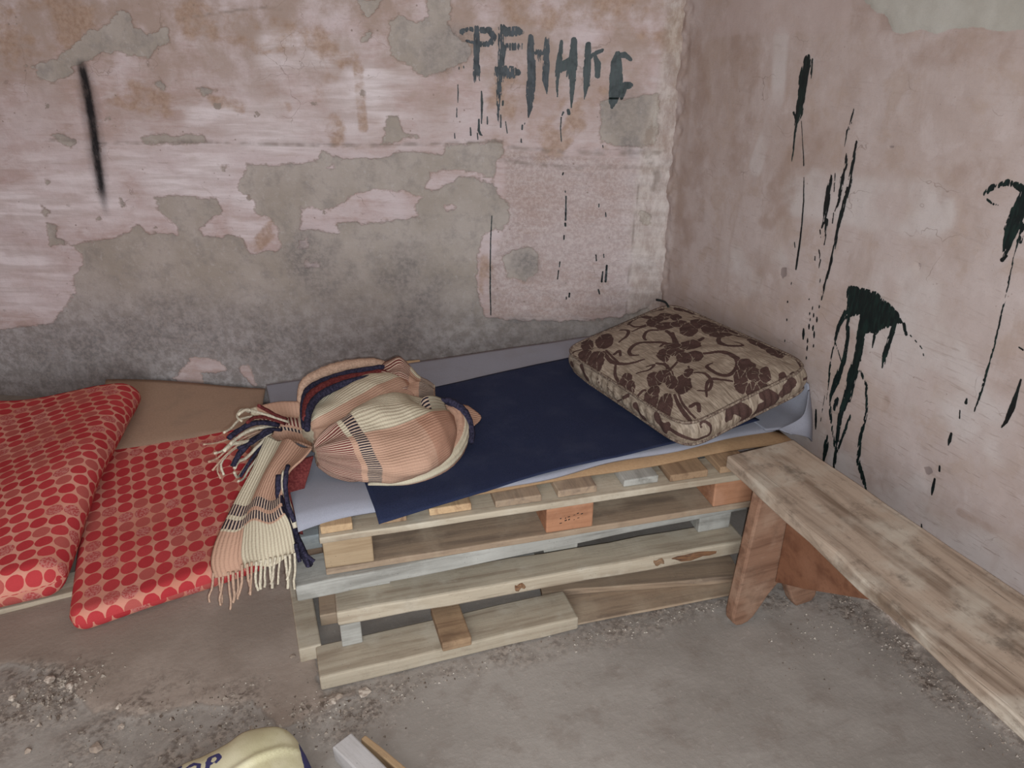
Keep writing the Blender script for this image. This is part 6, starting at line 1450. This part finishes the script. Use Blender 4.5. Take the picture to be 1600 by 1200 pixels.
# ------------------------------------------------------------------ sack, offcuts, rubble
M = Mat('printed_sack', 0.6, 0.3)
p = M.coord('Object')
big = M.noise(p, 12, 4)
c = M.mix(M.step(big, 0.35, 0.65), C_(170, 160, 128), C_(184, 174, 146))
c = M.mix(M.mul(M.step(M.noise(p, 26, 4, 0.7), 0.58, 0.7), 0.4), c, C_(150, 132, 96))
nv_ = M.step(M.add(M.attr('navy'), M.mul(M.math('SUBTRACT', M.noise(p, 70, 2), 0.5), 0.004)), -0.0006, 0.0006)
c = M.mix(nv_, c, C_(52, 50, 88))
M.bump(M.add(M.noise(p, 40, 3), M.noise(p, 300, 2)), 0.25, 0.002)
SACK = M.color(c)
sack_top = [(-0.40, 1.235), (-0.243, 1.322), (-0.180, 1.334), (-0.128, 1.348), (-0.089, 1.366), (-0.045, 1.362), (-0.010, 1.348), (0.010, 1.318), (0.024, 1.272), (0.036, 1.206), (0.042, 1.10), (0.02, 0.98), (-0.10, 0.93), (-0.30, 0.95), (-0.42, 1.05)]
sx0 = (-0.18, 1.14)
NA, NR = 96, 26
out = spline(sack_top + [sack_top[0]], NA + 1)[:NA] if True else None
V, nav = [], []
for side in (1, -1):
    for r in range(NR):
        q = r / (NR - 1)
        for k in range(NA):
            ox, oy = out[k]
            x = sx0[0] + (ox - sx0[0]) * q
            y = sx0[1] + (oy - sx0[1]) * q
            h = (1 - q ** 3.2) ** 0.55
            z = 0.045 + (0.052 if side > 0 else -0.042) * h + 0.006 * float(vnoise(np.array(x * 14.0), np.array(y * 14.0), 3)) * h
            V.append((x - sx0[0], y - sx0[1], z))
V = np.array(V)
X_, Y_ = V[:, 0] + sx0[0], V[:, 1] + sx0[1]
top_side = np.arange(len(V)) < NA * NR
# a raised seam across the top
seam = stroke_sdf(X_, Y_, [(-0.14, 1.225, 0.006), (-0.07, 1.25, 0.007), (-0.02, 1.262, 0.006), (0.02, 1.256, 0.004)])
V[:, 2] += np.where(top_side, 0.006 * smooth(-0.008, 0.004, seam), 0)
navy = stroke_sdf(X_, Y_, [(0.024, 1.34, 0.004), (0.030, 1.27, 0.012), (0.036, 1.20, 0.016), (0.04, 1.05, 0.02)])
for st in ([(-0.252, 1.298, 0.012), (-0.228, 1.308, 0.008)], [(-0.300, 1.26, 0.02), (-0.36, 1.22, 0.02)],
           [(-0.200, 1.268, 0.004), (-0.212, 1.286, 0.005), (-0.200, 1.298, 0.005), (-0.186, 1.286, 0.004), (-0.188, 1.268, 0.004), (-0.200, 1.260, 0.004)],
           [(-0.172, 1.252, 0.005), (-0.166, 1.298, 0.005), (-0.150, 1.300, 0.005), (-0.144, 1.286, 0.005), (-0.152, 1.275, 0.004), (-0.166, 1.275, 0.004)]):
    navy = np.maximum(navy, stroke_sdf(X_, Y_, st))
F = grid_faces(NA, NR, wrap=True)
F = [f for f in F]
off = NA * NR
F2 = [tuple(off + i for i in f[::-1]) for f in grid_faces(NA, NR, wrap=True)]
sk = mesh('sack', V, [f[::-1] for f in F] + [f[::-1] for f in F2], SACK, None, True, None, dict(navy=np.where(top_side, navy, -0.02)))
sk.location = (sx0[0], sx0[1], 0.0)
tag(sk, 'stuffed cream and navy printed sack on the floor in front of the bed', 'sack')

tag(beam('wood_offcut', (0.26, 0.052, 0.048), WD_WHITE, None, (0.163, 1.145, 0.0245), math.radians(-66), bev=0.004, cuts=5, seed=2), 'whitewashed wooden offcut on the floor beside the sack', 'offcut')
tag(beam('wood_offcut', (0.22, 0.016, 0.034), WD_TAN, None, (0.2095, 1.166, 0.0175), math.radians(-62), bev=0.003, cuts=4, seed=5), 'thin tan splinter of wood leaning on the whitewashed offcut', 'offcut')


def chip_mesh(rnd, s, flat=0.5):
    bm = bmesh.new()
    bmesh.ops.create_icosphere(bm, subdivisions=1, radius=1.0)
    for v in bm.verts:
        k = rnd.uniform(0.65, 1.15)
        v.co = Vector((v.co.x * s * k * rnd.uniform(0.8, 1.3), v.co.y * s * k, v.co.z * s * k * flat))
    return bm


STONE = Mat('rubble_stone', 0.95, 0.1)
p_ = STONE.coord('Object')
oi_ = STONE.n('ShaderNodeObjectInfo').outputs['Random']
cc_ = STONE.mix(STONE.step(oi_, 0.3, 0.7), C_(128, 112, 100), C_(164, 150, 138))
cc_ = STONE.mix(STONE.step(STONE.noise(p_, 90, 3), 0.4, 0.65), cc_, C_(118, 104, 94))
STONE.bump(STONE.noise(p_, 120, 3), 0.5, 0.002)
STONE = STONE.color(cc_)
rnd = random.Random(5)
# larger lumps one can point to
for (x, y, s, fl, lab) in STONES:
    bm = chip_mesh(rnd, s, fl)
    me = bpy.data.meshes.new('stone_chip')
    bm.to_mesh(me)
    bm.free()
    o = link('stone_chip', me, STONE)
    o.location = (x, y, floor_z(x, y) + s * fl * 0.55)
    o.rotation_euler = (0, 0, rnd.uniform(0, 6))
    tag(o, lab, 'stone')

# crumbs too many to count
def crumbs(name, n, spots, mat, smin, smax, seed, label):
    rnd = random.Random(seed)
    V, F = [], []
    for _ in range(n):
        x0, y0, sx, sy = rnd.choice(spots)
        x, y = rnd.gauss(x0, sx), rnd.gauss(y0, sy)
        if x > 1.58 or y > 3.2 or y < 0.3 or x < -1.5:
            continue
        s = smin + (smax - smin) * rnd.random() ** 3
        z = floor_z(x, y)
        b = len(V)
        a0 = rnd.uniform(0, 6.28)
        for k in range(3):
            a = a0 + k * 2.1 + rnd.uniform(-.4, .4)
            V.append((x + math.cos(a) * s, y + math.sin(a) * s * rnd.uniform(0.6, 1.2), z - s * 0.2))
        V.append((x + rnd.uniform(-.4, .4) * s, y + rnd.uniform(-.4, .4) * s, z + s * rnd.uniform(0.5, 0.9)))
        F += [(b, b + 1, b + 3), (b + 1, b + 2, b + 3), (b + 2, b, b + 3), (b, b + 2, b + 1)]
    return tag(mesh(name, V, F, mat, None, False), label, kind='stuff')


def flat_mat(name, c1, c2):
    M = Mat(name, 0.95, 0.1)
    return M.color(M.mix(M.step(M.noise(M.coord('Object'), 60, 2), 0.4, 0.6), c1, c2))


SPOTS = [(0.06, 1.39, 0.10, 0.04), (0.12, 1.34, 0.10, 0.06), (0.35, 1.39, 0.20, 0.02), (0.85, 1.37, 0.10, 0.02), (1.08, 1.345, 0.10, 0.015), (-0.55, 1.72, 0.07, 0.04), (-0.25, 1.5, 0.14, 0.05), (-0.10, 1.44, 0.06, 0.05), (1.36, 1.14, 0.08, 0.08), (1.50, 0.95, 0.04, 0.16)]
crumbs('gravel', 1000, SPOTS, flat_mat('pale_crumbs', C_(132, 122, 112), C_(156, 145, 134)), 0.001, 0.0055, 31, 'pale crumbs of plaster scattered over the floor')
crumbs('gravel', 1000, SPOTS, flat_mat('dark_crumbs', C_(74, 62, 54), C_(110, 96, 86)), 0.001, 0.005, 32, 'dark crumbs of dirt scattered over the floor')
crumbs('rubble', 330, [(-0.55, 1.715, 0.07, 0.045), (-0.50, 1.70, 0.05, 0.04), (-0.28, 1.50, 0.12, 0.05), (0.07, 1.39, 0.09, 0.03)], flat_mat('dirt_clods', C_(84, 72, 64), C_(136, 123, 112)), 0.003, 0.013, 35, 'clods of dirt and broken plaster heaped on the floor at the left')
crumbs('rubble', 700, [(1.56, 1.25, 0.025, 0.08), (1.55, 1.05, 0.03, 0.1), (1.55, 0.85, 0.03, 0.12), (1.56, 0.65, 0.03, 0.12)], flat_mat('wall_rubble', C_(120, 106, 96), C_(150, 138, 128)), 0.0015, 0.007, 33, 'crumbled plaster along the foot of the right wall')
